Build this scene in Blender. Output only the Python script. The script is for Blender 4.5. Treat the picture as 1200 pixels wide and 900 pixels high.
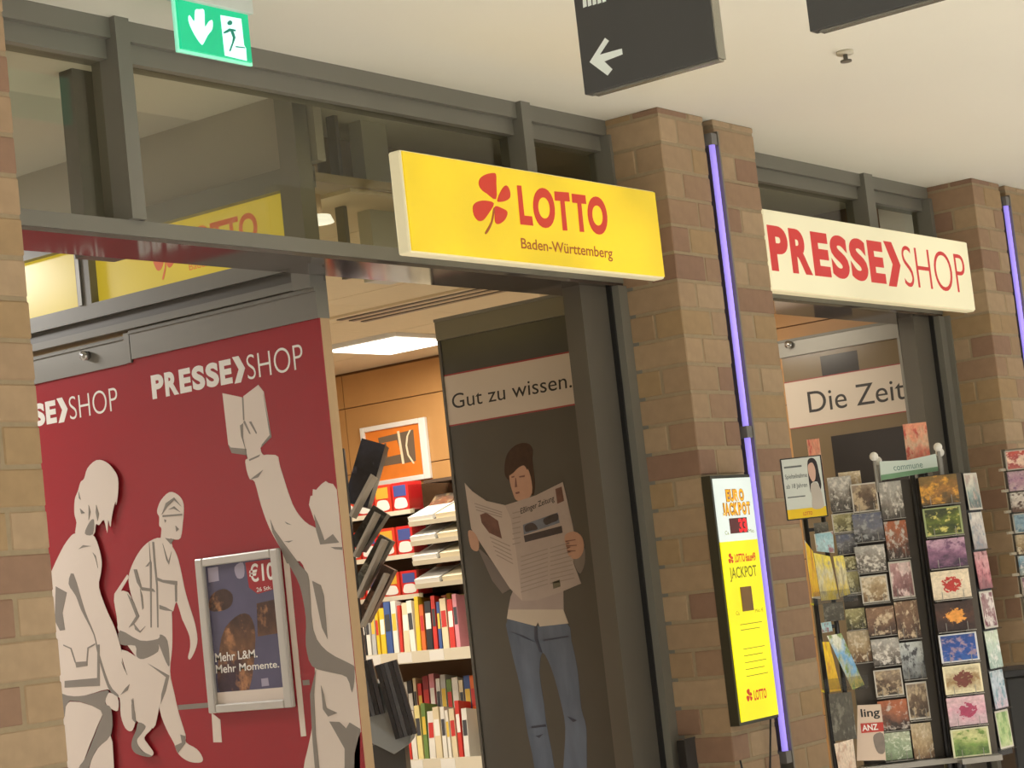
import bpy, bmesh, math, random
from mathutils import Vector, Matrix
random.seed(7)
for o in list(bpy.data.objects):
    bpy.data.objects.remove(o)
scene = bpy.context.scene
COL = scene.collection

# ------------------------------------------------------------------ camera
FPX, YAW, PITCH, ROLL = 2429.2, math.radians(53.771), math.radians(5.678), math.radians(-6.271)
EYE = Vector((0, 0, 1.6))
_f = Vector((math.sin(YAW) * math.cos(PITCH), math.cos(YAW) * math.cos(PITCH), math.sin(PITCH)))
_r0 = Vector((math.cos(YAW), -math.sin(YAW), 0))
_u0 = _r0.cross(_f)
CR = math.cos(ROLL) * _r0 + math.sin(ROLL) * _u0
CU = -math.sin(ROLL) * _r0 + math.cos(ROLL) * _u0
CF = _f
cd = bpy.data.cameras.new('camera')
cam = bpy.data.objects.new('camera', cd)
COL.objects.link(cam)
cd.sensor_width = 36
cd.lens = FPX / 1200 * 36
cd.clip_end = 200
M = Matrix((CR, CU, -CF)).transposed().to_4x4()
M.translation = EYE
cam.matrix_world = M
scene.camera = cam

# ------------------------------------------------------------------ world, light, exposure
w = bpy.data.worlds.new('mall_air')
scene.world = w
w.use_nodes = True
w.node_tree.nodes['Background'].inputs[0].default_value = (0.86, 0.86, 0.84, 1)
w.node_tree.nodes['Background'].inputs[1].default_value = 0.6
scene.view_settings.view_transform = 'Standard'
scene.view_settings.look = 'None'
scene.view_settings.gamma = 1
scene.view_settings.exposure = 0.0
scene.view_settings.use_curve_mapping = False


def area(name, loc, size, sizey, power, col=(1, 1, 1), rot=(0, 0, 0)):
    l = bpy.data.lights.new(name, 'AREA')
    l.shape = 'RECTANGLE'
    l.size, l.size_y, l.energy, l.color = size, sizey, power, col
    o = bpy.data.objects.new(name, l)
    COL.objects.link(o)
    o.location = loc
    o.rotation_euler = rot
    return o


# recessed downlights of the mall passage (over the walkway)
for lx in (-3.0, 0.0, 3.0, 6.0, 9.0, 12.0):
    for ly in (1.2, -1.0, -3.2):
        l = area('passage_downlight', (lx, ly, 3.335), 0.22, 0.22, 44, (1.0, 0.965, 0.935))
        l.data.shape = 'DISK'
        l.data.spread = math.radians(105)
# visible shop ceiling panel, then extra shop lamps added at unseen spots
area('shop_lamp', (8.65, 7.1, 2.97), 0.55, 0.5, 30, (1.0, 0.93, 0.80))
area('shop_lamp', (7.1, 6.2, 2.97), 0.55, 0.5, 34, (1.0, 0.90, 0.74))
area('shop_lamp', (8.6, 5.3, 2.97), 0.55, 0.5, 10, (1.0, 0.90, 0.74))
area('shop_lamp', (6.6, 8.2, 2.97), 0.55, 0.5, 30, (1.0, 0.90, 0.74))
area('entry_lamp', (4.2, 7.4, 3.30), 0.6, 0.6, 95, (1.0, 0.97, 0.93))


# ------------------------------------------------------------------ colour / materials
def lin(c):
    return tuple(((v / 255) / 12.92 if v / 255 <= 0.04045 else ((v / 255 + 0.055) / 1.055) ** 2.4) for v in c)


MATS = {}


def mat(name, rgb, rough=0.6, metal=0.0, emit=0.0, noise=0.0, nscale=20.0, spec=0.5, ecol=None, bump=0.0):
    """plain procedural material; rgb in 0-255 sRGB; noise = amount of brightness mottling"""
    if name in MATS:
        return MATS[name]
    m = bpy.data.materials.new(name)
    m.use_nodes = True
    nt = m.node_tree
    b = nt.nodes['Principled BSDF']
    c = lin(rgb)
    b.inputs['Base Color'].default_value = (*c, 1)
    b.inputs['Roughness'].default_value = rough
    b.inputs['Metallic'].default_value = metal
    b.inputs['Specular IOR Level'].default_value = spec
    if emit:
        b.inputs['Emission Color'].default_value = (*(lin(ecol) if ecol else c), 1)
        b.inputs['Emission Strength'].default_value = emit
    if noise or bump:
        tc = nt.nodes.new('ShaderNodeTexCoord')
        n = nt.nodes.new('ShaderNodeTexNoise')
        n.inputs['Scale'].default_value = nscale
        n.inputs['Detail'].default_value = 4
        nt.links.new(tc.outputs['Object'], n.inputs['Vector'])
        if noise:
            hs = nt.nodes.new('ShaderNodeMixRGB')
            hs.inputs[1].default_value = (*[v * (1 - noise) for v in c], 1)
            hs.inputs[2].default_value = (*[min(1, v * (1 + noise)) for v in c], 1)
            nt.links.new(n.outputs['Fac'], hs.inputs[0])
            nt.links.new(hs.outputs[0], b.inputs['Base Color'])
        if bump:
            bp = nt.nodes.new('ShaderNodeBump')
            bp.inputs['Strength'].default_value = bump
            bp.inputs['Distance'].default_value = 0.004
            nt.links.new(n.outputs['Fac'], bp.inputs['Height'])
            nt.links.new(bp.outputs[0], b.inputs['Normal'])
    MATS[name] = m
    return m


def lightbox(name, rgb, strength, vary=0.12, axis='Z', scale=3.0):
    """evenly backlit acrylic face with a little unevenness from the tubes behind it"""
    if name in MATS:
        return MATS[name]
    m = bpy.data.materials.new(name)
    m.use_nodes = True
    nt = m.node_tree
    b = nt.nodes['Principled BSDF']
    c = lin(rgb)
    b.inputs['Base Color'].default_value = (*[v * 0.22 for v in c], 1)
    b.inputs['Roughness'].default_value = 0.3
    tc = nt.nodes.new('ShaderNodeTexCoord')
    n = nt.nodes.new('ShaderNodeTexNoise')
    n.inputs['Scale'].default_value = scale
    n.inputs['Detail'].default_value = 1
    nt.links.new(tc.outputs['Object'], n.inputs['Vector'])
    mp = nt.nodes.new('ShaderNodeMapRange')
    mp.inputs[1].default_value, mp.inputs[2].default_value = 0.3, 0.7
    mp.inputs[3].default_value, mp.inputs[4].default_value = strength * (1 - vary), strength * (1 + vary)
    nt.links.new(n.outputs['Fac'], mp.inputs[0])
    b.inputs['Emission Color'].default_value = (*c, 1)
    nt.links.new(mp.outputs[0], b.inputs['Emission Strength'])
    MATS[name] = m
    return m


def brick_mat(name, tones):
    m = bpy.data.materials.new(name)
    m.use_nodes = True
    nt = m.node_tree
    b = nt.nodes['Principled BSDF']
    oi = nt.nodes.new('ShaderNodeObjectInfo')
    cr = nt.nodes.new('ShaderNodeValToRGB')
    cr.color_ramp.interpolation = 'CONSTANT'
    els = cr.color_ramp.elements
    while len(els) < len(tones):
        els.new(0.5)
    for i, t in enumerate(tones):
        els[i].position = i / len(tones)
        els[i].color = (*lin(t), 1)
    nt.links.new(oi.outputs['Random'], cr.inputs[0])
    tc = nt.nodes.new('ShaderNodeTexCoord')
    n = nt.nodes.new('ShaderNodeTexNoise')
    n.inputs['Scale'].default_value = 22
    n.inputs['Detail'].default_value = 5
    nt.links.new(tc.outputs['Object'], n.inputs['Vector'])
    mr = nt.nodes.new('ShaderNodeMapRange')
    mr.inputs[3].default_value, mr.inputs[4].default_value = 0.82, 1.16
    nt.links.new(n.outputs['Fac'], mr.inputs[0])
    mx = nt.nodes.new('ShaderNodeVectorMath')
    mx.operation = 'SCALE'
    nt.links.new(cr.outputs[0], mx.inputs[0])
    nt.links.new(mr.outputs[0], mx.inputs['Scale'])
    nt.links.new(mx.outputs[0], b.inputs['Base Color'])
    b.inputs['Roughness'].default_value = 0.75
    bp = nt.nodes.new('ShaderNodeBump')
    bp.inputs['Strength'].default_value = 0.35
    bp.inputs['Distance'].default_value = 0.003
    nt.links.new(n.outputs['Fac'], bp.inputs['Height'])
    nt.links.new(bp.outputs[0], b.inputs['Normal'])
    return m


def glass_mat(name, tint, refl=1.0, rough=0.02):
    """thin architectural glass: mostly clear, fresnel reflections"""
    m = bpy.data.materials.new(name)
    m.use_nodes = True
    nt = m.node_tree
    nt.nodes.clear()
    out = nt.nodes.new('ShaderNodeOutputMaterial')
    mx = nt.nodes.new('ShaderNodeMixShader')
    tr = nt.nodes.new('ShaderNodeBsdfTransparent')
    gl = nt.nodes.new('ShaderNodeBsdfGlossy')
    lw = nt.nodes.new('ShaderNodeLayerWeight')
    lw.inputs['Blend'].default_value = 0.5
    fr = nt.nodes.new('ShaderNodeMath')
    fr.operation = 'POWER'
    fr.inputs[1].default_value = 5.0
    nt.links.new(lw.outputs['Facing'], fr.inputs[0])
    mu = nt.nodes.new('ShaderNodeMath')
    mu.operation = 'MULTIPLY_ADD'
    mu.inputs[1].default_value = 0.93 * refl
    mu.inputs[2].default_value = 0.045 * refl
    tr.inputs[0].default_value = (*lin(tint), 1)
    gl.inputs['Roughness'].default_value = rough
    nt.links.new(fr.outputs[0], mu.inputs[0])
    nt.links.new(mu.outputs[0], mx.inputs[0])
    nt.links.new(tr.outputs[0], mx.inputs[1])
    nt.links.new(gl.outputs[0], mx.inputs[2])
    nt.links.new(mx.outputs[0], out.inputs[0])
    return m


def picture_mat(name, top, mid, bot, blob, bscale=2.6, bthr=0.5, border=None, warp=0.35, bw=0.05, centre=False):
    """printed photograph: soft bands from foot to head broken up by noise, with a motif colour in patches or in the middle"""
    m = bpy.data.materials.new(name)
    m.use_nodes = True
    nt = m.node_tree
    L = nt.links.new
    b = nt.nodes['Principled BSDF']
    b.inputs['Roughness'].default_value = 0.35

    def math_(op, a, b_=None, c=None):
        n_ = nt.nodes.new('ShaderNodeMath')
        n_.operation = op
        for k, v in enumerate((a, b_, c)):
            if v is None:
                continue
            if isinstance(v, (int, float)):
                n_.inputs[k].default_value = v
            else:
                L(v, n_.inputs[k])
        return n_.outputs[0]
    tc = nt.nodes.new('ShaderNodeTexCoord')
    sp = nt.nodes.new('ShaderNodeSeparateXYZ')
    L(tc.outputs['Generated'], sp.inputs[0])
    oi = nt.nodes.new('ShaderNodeObjectInfo')
    off = math_('MULTIPLY', oi.outputs['Random'], 37.0)

    def noise(sc, det, rough, add):
        n_ = nt.nodes.new('ShaderNodeTexNoise')
        n_.noise_dimensions = '4D'
        n_.inputs['Scale'].default_value = sc
        n_.inputs['Detail'].default_value = det
        n_.inputs['Roughness'].default_value = rough
        L(tc.outputs['Generated'], n_.inputs['Vector'])
        L(math_('ADD', off, add), n_.inputs['W'])
        return n_.outputs['Fac']
    n1 = noise(2.2, 6, 0.62, 0.0)
    n2 = noise(bscale, 5, 0.6, 9.0)
    n3 = noise(9.0, 4, 0.6, 4.0)
    g1 = math_('ADD', sp.outputs['Z'], math_('MULTIPLY', math_('SUBTRACT', n1, 0.5), warp * 5))
    cr = nt.nodes.new('ShaderNodeValToRGB')
    e = cr.color_ramp.elements
    e[0].position, e[0].color = 0.10, (*lin(bot), 1)
    e[1].position, e[1].color = 0.88, (*lin(top), 1)
    k = e.new(0.48)
    k.color = (*lin(mid), 1)
    L(g1, cr.inputs[0])
    if centre:
        dx = math_('ABSOLUTE', math_('SUBTRACT', sp.outputs['X'], 0.52))
        dz = math_('ABSOLUTE', math_('SUBTRACT', sp.outputs['Z'], 0.5))
        d = math_('ADD', math_('POWER', math_('MULTIPLY', dx, 2.6), 2), math_('POWER', math_('MULTIPLY', dz, 2.4), 2))
        key = math_('SUBTRACT', math_('ADD', math_('MULTIPLY', n3, 2.4), -0.08), d)
        mask = nt.nodes.new('ShaderNodeMapRange')
        L(key, mask.inputs[0])
        mask.inputs[1].default_value, mask.inputs[2].default_value = 0.70, 0.80
    else:
        mask = nt.nodes.new('ShaderNodeMapRange')
        L(math_('ADD', n2, math_('MULTIPLY', math_('SUBTRACT', n3, 0.5), 0.35)), mask.inputs[0])
        mask.inputs[1].default_value, mask.inputs[2].default_value = bthr + 0.03, bthr + 0.12
    mx = nt.nodes.new('ShaderNodeMixRGB')
    L(mask.outputs[0], mx.inputs[0])
    L(cr.outputs[0], mx.inputs[1])
    mx.inputs[2].default_value = (*lin(blob), 1)
    sc_ = nt.nodes.new('ShaderNodeVectorMath')
    sc_.operation = 'SCALE'
    L(mx.outputs[0], sc_.inputs[0])
    L(math_('MULTIPLY_ADD', n3, 1.1, 0.45), sc_.inputs['Scale'])
    col = sc_.outputs[0]
    if border:
        def edge(o):
            return math_('GREATER_THAN', math_('ABSOLUTE', math_('SUBTRACT', o, 0.5)), 0.5 - bw)
        mm = math_('MAXIMUM', edge(sp.outputs['X']), edge(sp.outputs['Z']))
        m2 = nt.nodes.new('ShaderNodeMixRGB')
        L(mm, m2.inputs[0])
        L(col, m2.inputs[1])
        m2.inputs[2].default_value = (*lin(border), 1)
        col = m2.outputs[0]
    L(col, b.inputs['Base Color'])
    return m


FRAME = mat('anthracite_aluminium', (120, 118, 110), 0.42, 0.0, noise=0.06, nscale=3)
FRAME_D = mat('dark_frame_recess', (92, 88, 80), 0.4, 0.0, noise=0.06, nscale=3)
SOFFIT = mat('glossy_soffit_panel', (96, 88, 84), 0.08, 0.55)
RAIL = mat('aluminium_rail', (128, 126, 120), 0.32, 0.5, noise=0.05, nscale=4)
MORTAR = mat('mortar', (158, 142, 116), 0.9, noise=0.15, nscale=40)
BRICK = brick_mat('yellow_brown_brick', [(168, 143, 113), (160, 134, 104), (163, 137, 102), (146, 116, 95), (172, 148, 119), (155, 127, 102), (142, 112, 93), (163, 138, 110)])
GLASS = glass_mat('window_glass', (240, 240, 232), 1.0)
CLEAR = glass_mat('clear_plastic', (235, 235, 232), 1.0, 0.08)
RED = mat('red_film', (160, 44, 53), 0.22, noise=0.05, nscale=2)
WHITE_P = mat('warm_white_print', (226, 212, 200), 0.3)
GREY_P = mat('grey_print', (140, 132, 124), 0.3)
WHITE_L = mat('white_lettering', (240, 236, 230), 0.3)
BLACK = mat('black_plastic', (34, 34, 34), 0.4)
DGREY = mat('dark_grey_lacquer', (68, 68, 68), 0.35)
WHITE = mat('white_lacquer', (228, 226, 220), 0.45)
CREAM = mat('cream_card', (222, 210, 180), 0.5)
CHROME = mat('brushed_steel', (190, 190, 188), 0.25, 0.9)
TAN = mat('beige_edge_band', (186, 156, 118), 0.5, noise=0.06, nscale=8)

# ------------------------------------------------------------------ mesh helpers


def ray(px, py):
    return CF + CR * ((px - 600) / FPX) - CU * ((py - 450) / FPX)


class Plane:
    """upright plane in the place; (u, v) metres, U to the right as one faces it, V up, N towards the viewer"""
    def __init__(s, O, U, N):
        s.O, s.U, s.V, s.N = Vector(O), Vector(U), Vector((0, 0, 1)), Vector(N)

    def uv(s, px, py):
        d = ray(px, py)
        t = (s.O - EYE).dot(s.N) / d.dot(s.N)
        q = EYE + d * t - s.O
        return (q.dot(s.U), q.dot(s.V))

    def pt(s, u, v, wv=0.0):
        return s.O + s.U * u + s.V * v + s.N * wv


def facade(Y):
    return Plane((0, Y, 0), (1, 0, 0), (0, -1, 0))


def side(X):
    return Plane((X, 0, 0), (0, -1, 0), (-1, 0, 0))


NV = Vector((math.sin(YAW), math.cos(YAW), 0))


def facing(D, turn=0.0):
    """upright plane facing the walkway, D metres out along the view azimuth, turned about the vertical"""
    c = NV * D
    a = Matrix.Rotation(turn, 3, 'Z')
    return Plane((c.x, c.y, 0), a @ _r0, a @ (-NV))


def smooth_pts(pts, it=1):
    """closed Catmull-Rom spline through the outline points"""
    if it <= 0:
        return list(pts)
    n, q = len(pts), []
    k = 3
    for i in range(n):
        p0, p1, p2, p3 = [Vector(pts[(i + d) % n]) for d in (-1, 0, 1, 2)]
        for j in range(k):
            t = j / k
            p = 0.5 * (2 * p1 + (p2 - p0) * t + (2 * p0 - 5 * p1 + 4 * p2 - p3) * t * t + (3 * p1 - p0 - 3 * p2 + p3) * t ** 3)
            q.append((p.x, p.y))
    return q


class G:
    def __init__(s):
        s.v, s.f = [], []

    def add(s, vs, fs):
        n = len(s.v)
        s.v += [tuple(x) for x in vs]
        s.f += [tuple(i + n for i in f) for f in fs]
        return s

    def box(s, x0, x1, y0, y1, z0, z1):
        return s.add([(x0, y0, z0), (x1, y0, z0), (x1, y1, z0), (x0, y1, z0), (x0, y0, z1), (x1, y0, z1), (x1, y1, z1), (x0, y1, z1)],
                     [(0, 3, 2, 1), (4, 5, 6, 7), (0, 1, 5, 4), (1, 2, 6, 5), (2, 3, 7, 6), (3, 0, 4, 7)])

    def obox(s, c, a, b, d):
        """box about centre c with half-vectors a, b, d"""
        c, a, b, d = Vector(c), Vector(a), Vector(b), Vector(d)
        if a.cross(b).dot(d) < 0:
            d = -d
        vs = [c + a * i + b * j + d * k for k in (-1, 1) for i, j in ((-1, -1), (1, -1), (1, 1), (-1, 1))]
        return s.add(vs, [(0, 3, 2, 1), (4, 5, 6, 7), (0, 1, 5, 4), (1, 2, 6, 5), (2, 3, 7, 6), (3, 0, 4, 7)])

    def pbox(s, pl, u0, u1, v0, v1, w0, w1):
        return s.obox(pl.pt((u0 + u1) / 2, (v0 + v1) / 2, (w0 + w1) / 2), pl.U * ((u1 - u0) / 2), pl.V * ((v1 - v0) / 2), pl.N * ((w1 - w0) / 2))

    def poly(s, pl, pts, w0=0.0, w1=0.0006):
        """flat outline on a plane, extruded from w0 to w1"""
        a = sum(p[0] * q[1] - q[0] * p[1] for p, q in zip(pts, pts[1:] + pts[:1]))
        if a < 0:
            pts = pts[::-1]
        n = len(pts)
        vs = [pl.pt(u, v, w1) for u, v in pts] + [pl.pt(u, v, w0) for u, v in pts]
        fs = [tuple(range(n)), tuple(range(2 * n - 1, n - 1, -1))]
        fs += [(i, i + n, (i + 1) % n + n, (i + 1) % n) for i in range(n)]
        return s.add(vs, fs)

    def cyl(s, p0, p1, r, n=12, r2=None):
        p0, p1 = Vector(p0), Vector(p1)
        r2 = r if r2 is None else r2
        d = (p1 - p0).normalized()
        a = d.orthogonal().normalized()
        b = d.cross(a)
        vs = []
        for p, q in ((p0, r), (p1, r2)):
            vs += [p + (a * math.cos(6.28319 * i / n) + b * math.sin(6.28319 * i / n)) * q for i in range(n)]
        return s.add(vs, [tuple(range(n - 1, -1, -1)), tuple(range(n, 2 * n))] + [(i, (i + 1) % n, (i + 1) % n + n, i + n) for i in range(n)])

    def path(s, pts, r, n=6):
        for a, b in zip(pts, pts[1:]):
            s.cyl(a, b, r, n)
        return s

    def ball(s, c, r, n=12, m=8):
        c = Vector(c)
        vs = [c + Vector((0, 0, r))]
        for j in range(1, m):
            t = math.pi * j / m
            vs += [c + Vector((math.sin(t) * math.cos(6.28319 * i / n), math.sin(t) * math.sin(6.28319 * i / n), math.cos(t))) * r for i in range(n)]
        vs.append(c - Vector((0, 0, r)))
        fs = [(0, 1 + i, 1 + (i + 1) % n) for i in range(n)]
        for j in range(m - 2):
            b0 = 1 + j * n
            fs += [(b0 + i, b0 + n + i, b0 + n + (i + 1) % n, b0 + (i + 1) % n) for i in range(n)]
        e = 1 + (m - 2) * n
        fs += [(e + i, len(vs) - 1, e + (i + 1) % n) for i in range(n)]
        return s.add(vs, fs)

    def build(s, name, m, parent=None, smooth=False, bevel=0.0):
        me = bpy.data.meshes.new(name)
        me.from_pydata(s.v, [], s.f)
        me.update()
        me.materials.append(m)
        if smooth:
            me.polygons.foreach_set('use_smooth', [True] * len(me.polygons))
        o = bpy.data.objects.new(name, me)
        COL.objects.link(o)
        attach(o, parent)
        if bevel:
            md = o.modifiers.new('bevel', 'BEVEL')
            md.width = bevel
            md.segments = 2
        return o


def world_loc(o):
    p = Vector(o.location)
    while o.parent:
        o = o.parent
        p = p + Vector(o.location)
    return p


def attach(o, parent):
    """parent while keeping the mesh's world coordinates (roots are only translated)"""
    if parent is not None:
        o.parent = parent
        if parent.type == 'EMPTY':
            o.matrix_parent_inverse = Matrix.Translation(-Vector(parent.location))


def thing(name, label, cat, loc=(0, 0, 0), group=None, kind=None):
    o = bpy.data.objects.new(name, None)
    COL.objects.link(o)
    o.location = loc
    o.empty_display_size = 0.05
    return tag(o, label, cat, group, kind)


def tag(o, label=None, cat=None, group=None, kind=None):
    if label: o['label'] = label
    if cat: o['category'] = cat
    if group: o['group'] = group
    if kind: o['kind'] = kind
    return o


def center_origin(o):
    """put a stand-alone mesh object's origin at the foot of its own shape"""
    vs = [v.co.copy() for v in o.data.vertices]
    c = Vector(((min(v.x for v in vs) + max(v.x for v in vs)) / 2, (min(v.y for v in vs) + max(v.y for v in vs)) / 2, min(v.z for v in vs)))
    for v in o.data.vertices:
        v.co -= c
    o.location = c
    return o


def text_geo(txt, bold=0.0):
    cu = bpy.data.curves.new('lettering', 'FONT')
    cu.body = txt
    cu.size = 1
    cu.offset = bold
    cu.resolution_u = 6
    ob = bpy.data.objects.new('lettering', cu)
    COL.objects.link(ob)
    me = bpy.data.meshes.new_from_object(ob.evaluated_get(bpy.context.evaluated_depsgraph_get()))
    vs = [tuple(v.co) for v in me.vertices]
    fs = [tuple(p.vertices) for p in me.polygons]
    bpy.data.objects.remove(ob)
    bpy.data.curves.remove(cu)
    bpy.data.meshes.remove(me)
    return vs, fs


def text_quad(g, pl, txt, quad, wv=0.001, bold=0.0):
    """set text on a plane so that its bounding box fills the quad ((u,v) bottom-left, bottom-right, top-right, top-left)"""
    vs, fs = text_geo(txt, bold)
    x0, x1 = min(v[0] for v in vs), max(v[0] for v in vs)
    y0, y1 = min(v[1] for v in vs), max(v[1] for v in vs)
    bl, br, tr, tl = [Vector(q) for q in quad]
    out = []
    for x, y, _ in vs:
        a, b = (x - x0) / (x1 - x0), (y - y0) / (y1 - y0)
        p = (bl * (1 - a) + br * a) * (1 - b) + (tl * (1 - a) + tr * a) * b
        out.append(pl.pt(p.x, p.y, wv))
    g.add(out, fs)
    return g


def text_rect(g, pl, txt, u0, u1, v0, v1, wv=0.001, bold=0.0):
    return text_quad(g, pl, txt, [(u0, v0), (u1, v0), (u1, v1), (u0, v1)], wv, bold)


def text_spaced(g, pl, txt, u0, u1, v0, v1, wv=0.001, bold=0.04, gap=0.10):
    """heavy lettering set letter by letter, each in its own slot with a clear gap"""
    rel = {'I': .4, 'J': .6, 'L': .75, 'E': .82, 'T': .85, 'S': .88, 'P': .88, 'R': .95, 'O': 1.12, 'U': .95, 'A': 1.0, 'C': .95, 'K': 1.0}
    ws = [rel.get(c, .85) for c in txt]
    k = (u1 - u0) / (sum(ws) + gap * (len(txt) - 1))
    u = u0
    for c, wd in zip(txt, ws):
        text_rect(g, pl, c, u, u + wd * k, v0, v1, wv, bold)
        u += (wd + gap) * k
    return g


def crop(pl, ox, oy, k):
    """reads outline points measured on the print and returns them in metres on the plane"""
    def fn(pts, sm=1):
        return smooth_pts([pl.uv(ox + x / k, oy + y / k) for x, y in pts], sm)
    return fn


def grid_uv(pl, p0, p1):
    a, b = pl.uv(*p0), pl.uv(*p1)
    return a[0], b[0], min(a[1], b[1]), max(a[1], b[1])


ORD = ['first', 'second', 'third', 'fourth', 'fifth', 'sixth', 'seventh', 'eighth', 'ninth', 'tenth', 'eleventh', 'twelfth', 'thirteenth', 'fourteenth', 'fifteenth', 'sixteenth', 'seventeenth', 'eighteenth', 'nineteenth', 'twentieth', 'twenty-first', 'twenty-second', 'twenty-third', 'twenty-fourth']

# ------------------------------------------------------------------ structure
CEIL = 3.345
YF, YR = 4.0, 4.24          # pillar fronts, recessed shopfront


def struct(name, g, m, parent=None):
    o = g.build(name, m, parent)
    if parent is None:
        o['kind'] = 'structure'
    return o


struct('floor', G().box(-14, 24, -16, 12, -0.1, 0.0), mat('passage_floor_stone', (214, 209, 198), 0.35, noise=0.08, nscale=3))
ceil_m = mat('white_ceiling_plaster', (232, 230, 220), 0.75, noise=0.03, nscale=1.2)
struct('ceiling', G().box(-8, 16, -5.0, 5.0, CEIL, CEIL + 0.12), ceil_m)      # passage ceiling; unseen rear edge left open to let world light in
# entrance lobby behind the left bay
struct('ceiling', G().box(2.4, 5.2, 5.0, 9.4, CEIL, CEIL + 0.12), mat('lobby_ceiling', (206, 202, 194), 0.7))
struct('wall_lobby', G().box(2.5, 5.12, 9.3, 9.4, 0, CEIL), mat('lobby_wall', (205, 200, 192), 0.7))
struct('wall_left', G().box(2.4, 2.5, YR + 0.06, 9.4, 0, CEIL), mat('lobby_wall_side', (190, 184, 176), 0.7))
# shop shell
wood = mat('honey_wood_panelling', (184, 138, 84), 0.45, noise=0.10, nscale=5)
wr = struct('wall_right', G().box(9.48, 9.58, 4.60, 9.4, 0, CEIL), mat('wood_wall_backing', (120, 80, 40), 0.6))
for r in range(8):
    z0 = 0.0 + r * 0.40
    for c in range(4):
        y0 = 4.60 + c * 1.2
        p = G().box(-0.018, 0, 0.003, 1.197, 0.003, min(0.397, 3.0 - z0) if z0 < 2.9 else 0.2).build('wall_panel', wood, wr)
        p.location = (9.48, y0, z0)
struct('wall_rear', G().box(5.12, 9.58, 9.4, 9.5, 0, CEIL), mat('shop_rear_wall', (190, 150, 96), 0.6))
struct('trim_1', G().box(5.14, 5.18, 4.46, 9.4, 3.09, CEIL), mat('painted_bulkhead', (172, 166, 156), 0.7))
struct('trim_2', G().box(5.18, 9.48, 4.95, 5.0, 3.02, CEIL), mat('brown_bulkhead', (126, 106, 82), 0.6))
sc = struct('ceiling', G().box(5.12, 9.58, 4.50, 9.4, 3.03, 3.06), mat('shop_ceiling_grid', (168, 150, 120), 0.7))
tile_m = mat('mineral_ceiling_tile', (216, 200, 168), 0.85, noise=0.05, nscale=30)
tile_me = None
for i in range(7):
    for j in range(8):
        if (i, j) == (5, 4):
            continue
        if tile_me is None:
            t = G().box(0.004, 0.596, 0.004, 0.596, -0.014, 0.0).build('ceiling_tile', tile_m, sc)
            tile_me = t.data
        else:
            t = bpy.data.objects.new('ceiling_tile', tile_me)
            COL.objects.link(t)
            t.parent = sc
        t.location = (5.36 + 0.6 * i, 4.52 + 0.595 * j, 3.03)
# light panel set in the ceiling grid
lp = thing('ceiling_light', 'bright square ceiling light panel inside the shop', 'light', (8.66, 7.12, 3.01))
G().box(8.38, 8.94, 6.86, 7.38, 2.995, 3.03).build('frame', WHITE, lp)
G().box(8.41, 8.91, 6.89, 7.35, 2.985, 2.995).build('diffuser', mat('lamp_diffuser', (255, 250, 238), 0.5, emit=3.2), lp)
vt = thing('ceiling_vent', 'long slotted air outlet in the shop ceiling', 'vent', (7.7, 6.0, 3.0))
G().box(7.56, 7.86, 5.3, 6.62, 3.004, 3.018).build('vent_frame', mat('vent_beige', (206, 190, 158), 0.5), vt)
for k in range(3):
    G().box(7.60 + k * 0.09, 7.635 + k * 0.09, 5.34, 6.58, 2.999, 3.004).build('slot', FRAME_D, vt)
sp_ = thing('ceiling_speaker', 'white rounded loudspeaker hanging under the shop ceiling', 'speaker', (8.0, 5.55, 2.9))
G().cyl((8.0, 5.55, 2.90), (8.0, 5.55, 3.016), 0.055, 20, 0.085).build('housing', mat('speaker_white', (226, 214, 186), 0.5), sp_, True)
G().cyl((8.0, 5.55, 2.892), (8.0, 5.55, 2.90), 0.05, 20).build('grille', mat('speaker_grille', (180, 168, 140), 0.6), sp_)

# ------------------------------------------------------------------ brick pillars
CH, JT = 0.1055, 0.011
_bm = {}


def brick(parent, x0, x1, y0, y1, z0):
    h = min(CH - JT, CEIL - 0.001 - z0)           # the top course is cut to fit under the ceiling
    key = (round(x1 - x0, 3), round(y1 - y0, 3), round(h, 3))
    if key not in _bm:
        lx, ly = key[:2]
        c = 0.004
        bm = bmesh.new()
        bmesh.ops.create_cube(bm, size=1)
        for v in bm.verts:
            v.co = Vector((v.co.x * lx, v.co.y * ly, v.co.z * h))
        bmesh.ops.bevel(bm, geom=bm.edges[:], offset=c, segments=1, affect='EDGES')
        me = bpy.data.meshes.new('brick')
        bm.to_mesh(me)
        bm.free()
        me.materials.append(BRICK)
        _bm[key] = me
    o = bpy.data.objects.new('brick', _bm[key])
    COL.objects.link(o)
    o.parent = parent
    o.matrix_parent_inverse = Matrix.Translation(-Vector(parent.location))
    d = random.uniform(-0.0015, 0.0015)
    o.location = ((x0 + x1) / 2, (y0 + y1) / 2 + d, z0 + h / 2)


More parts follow.
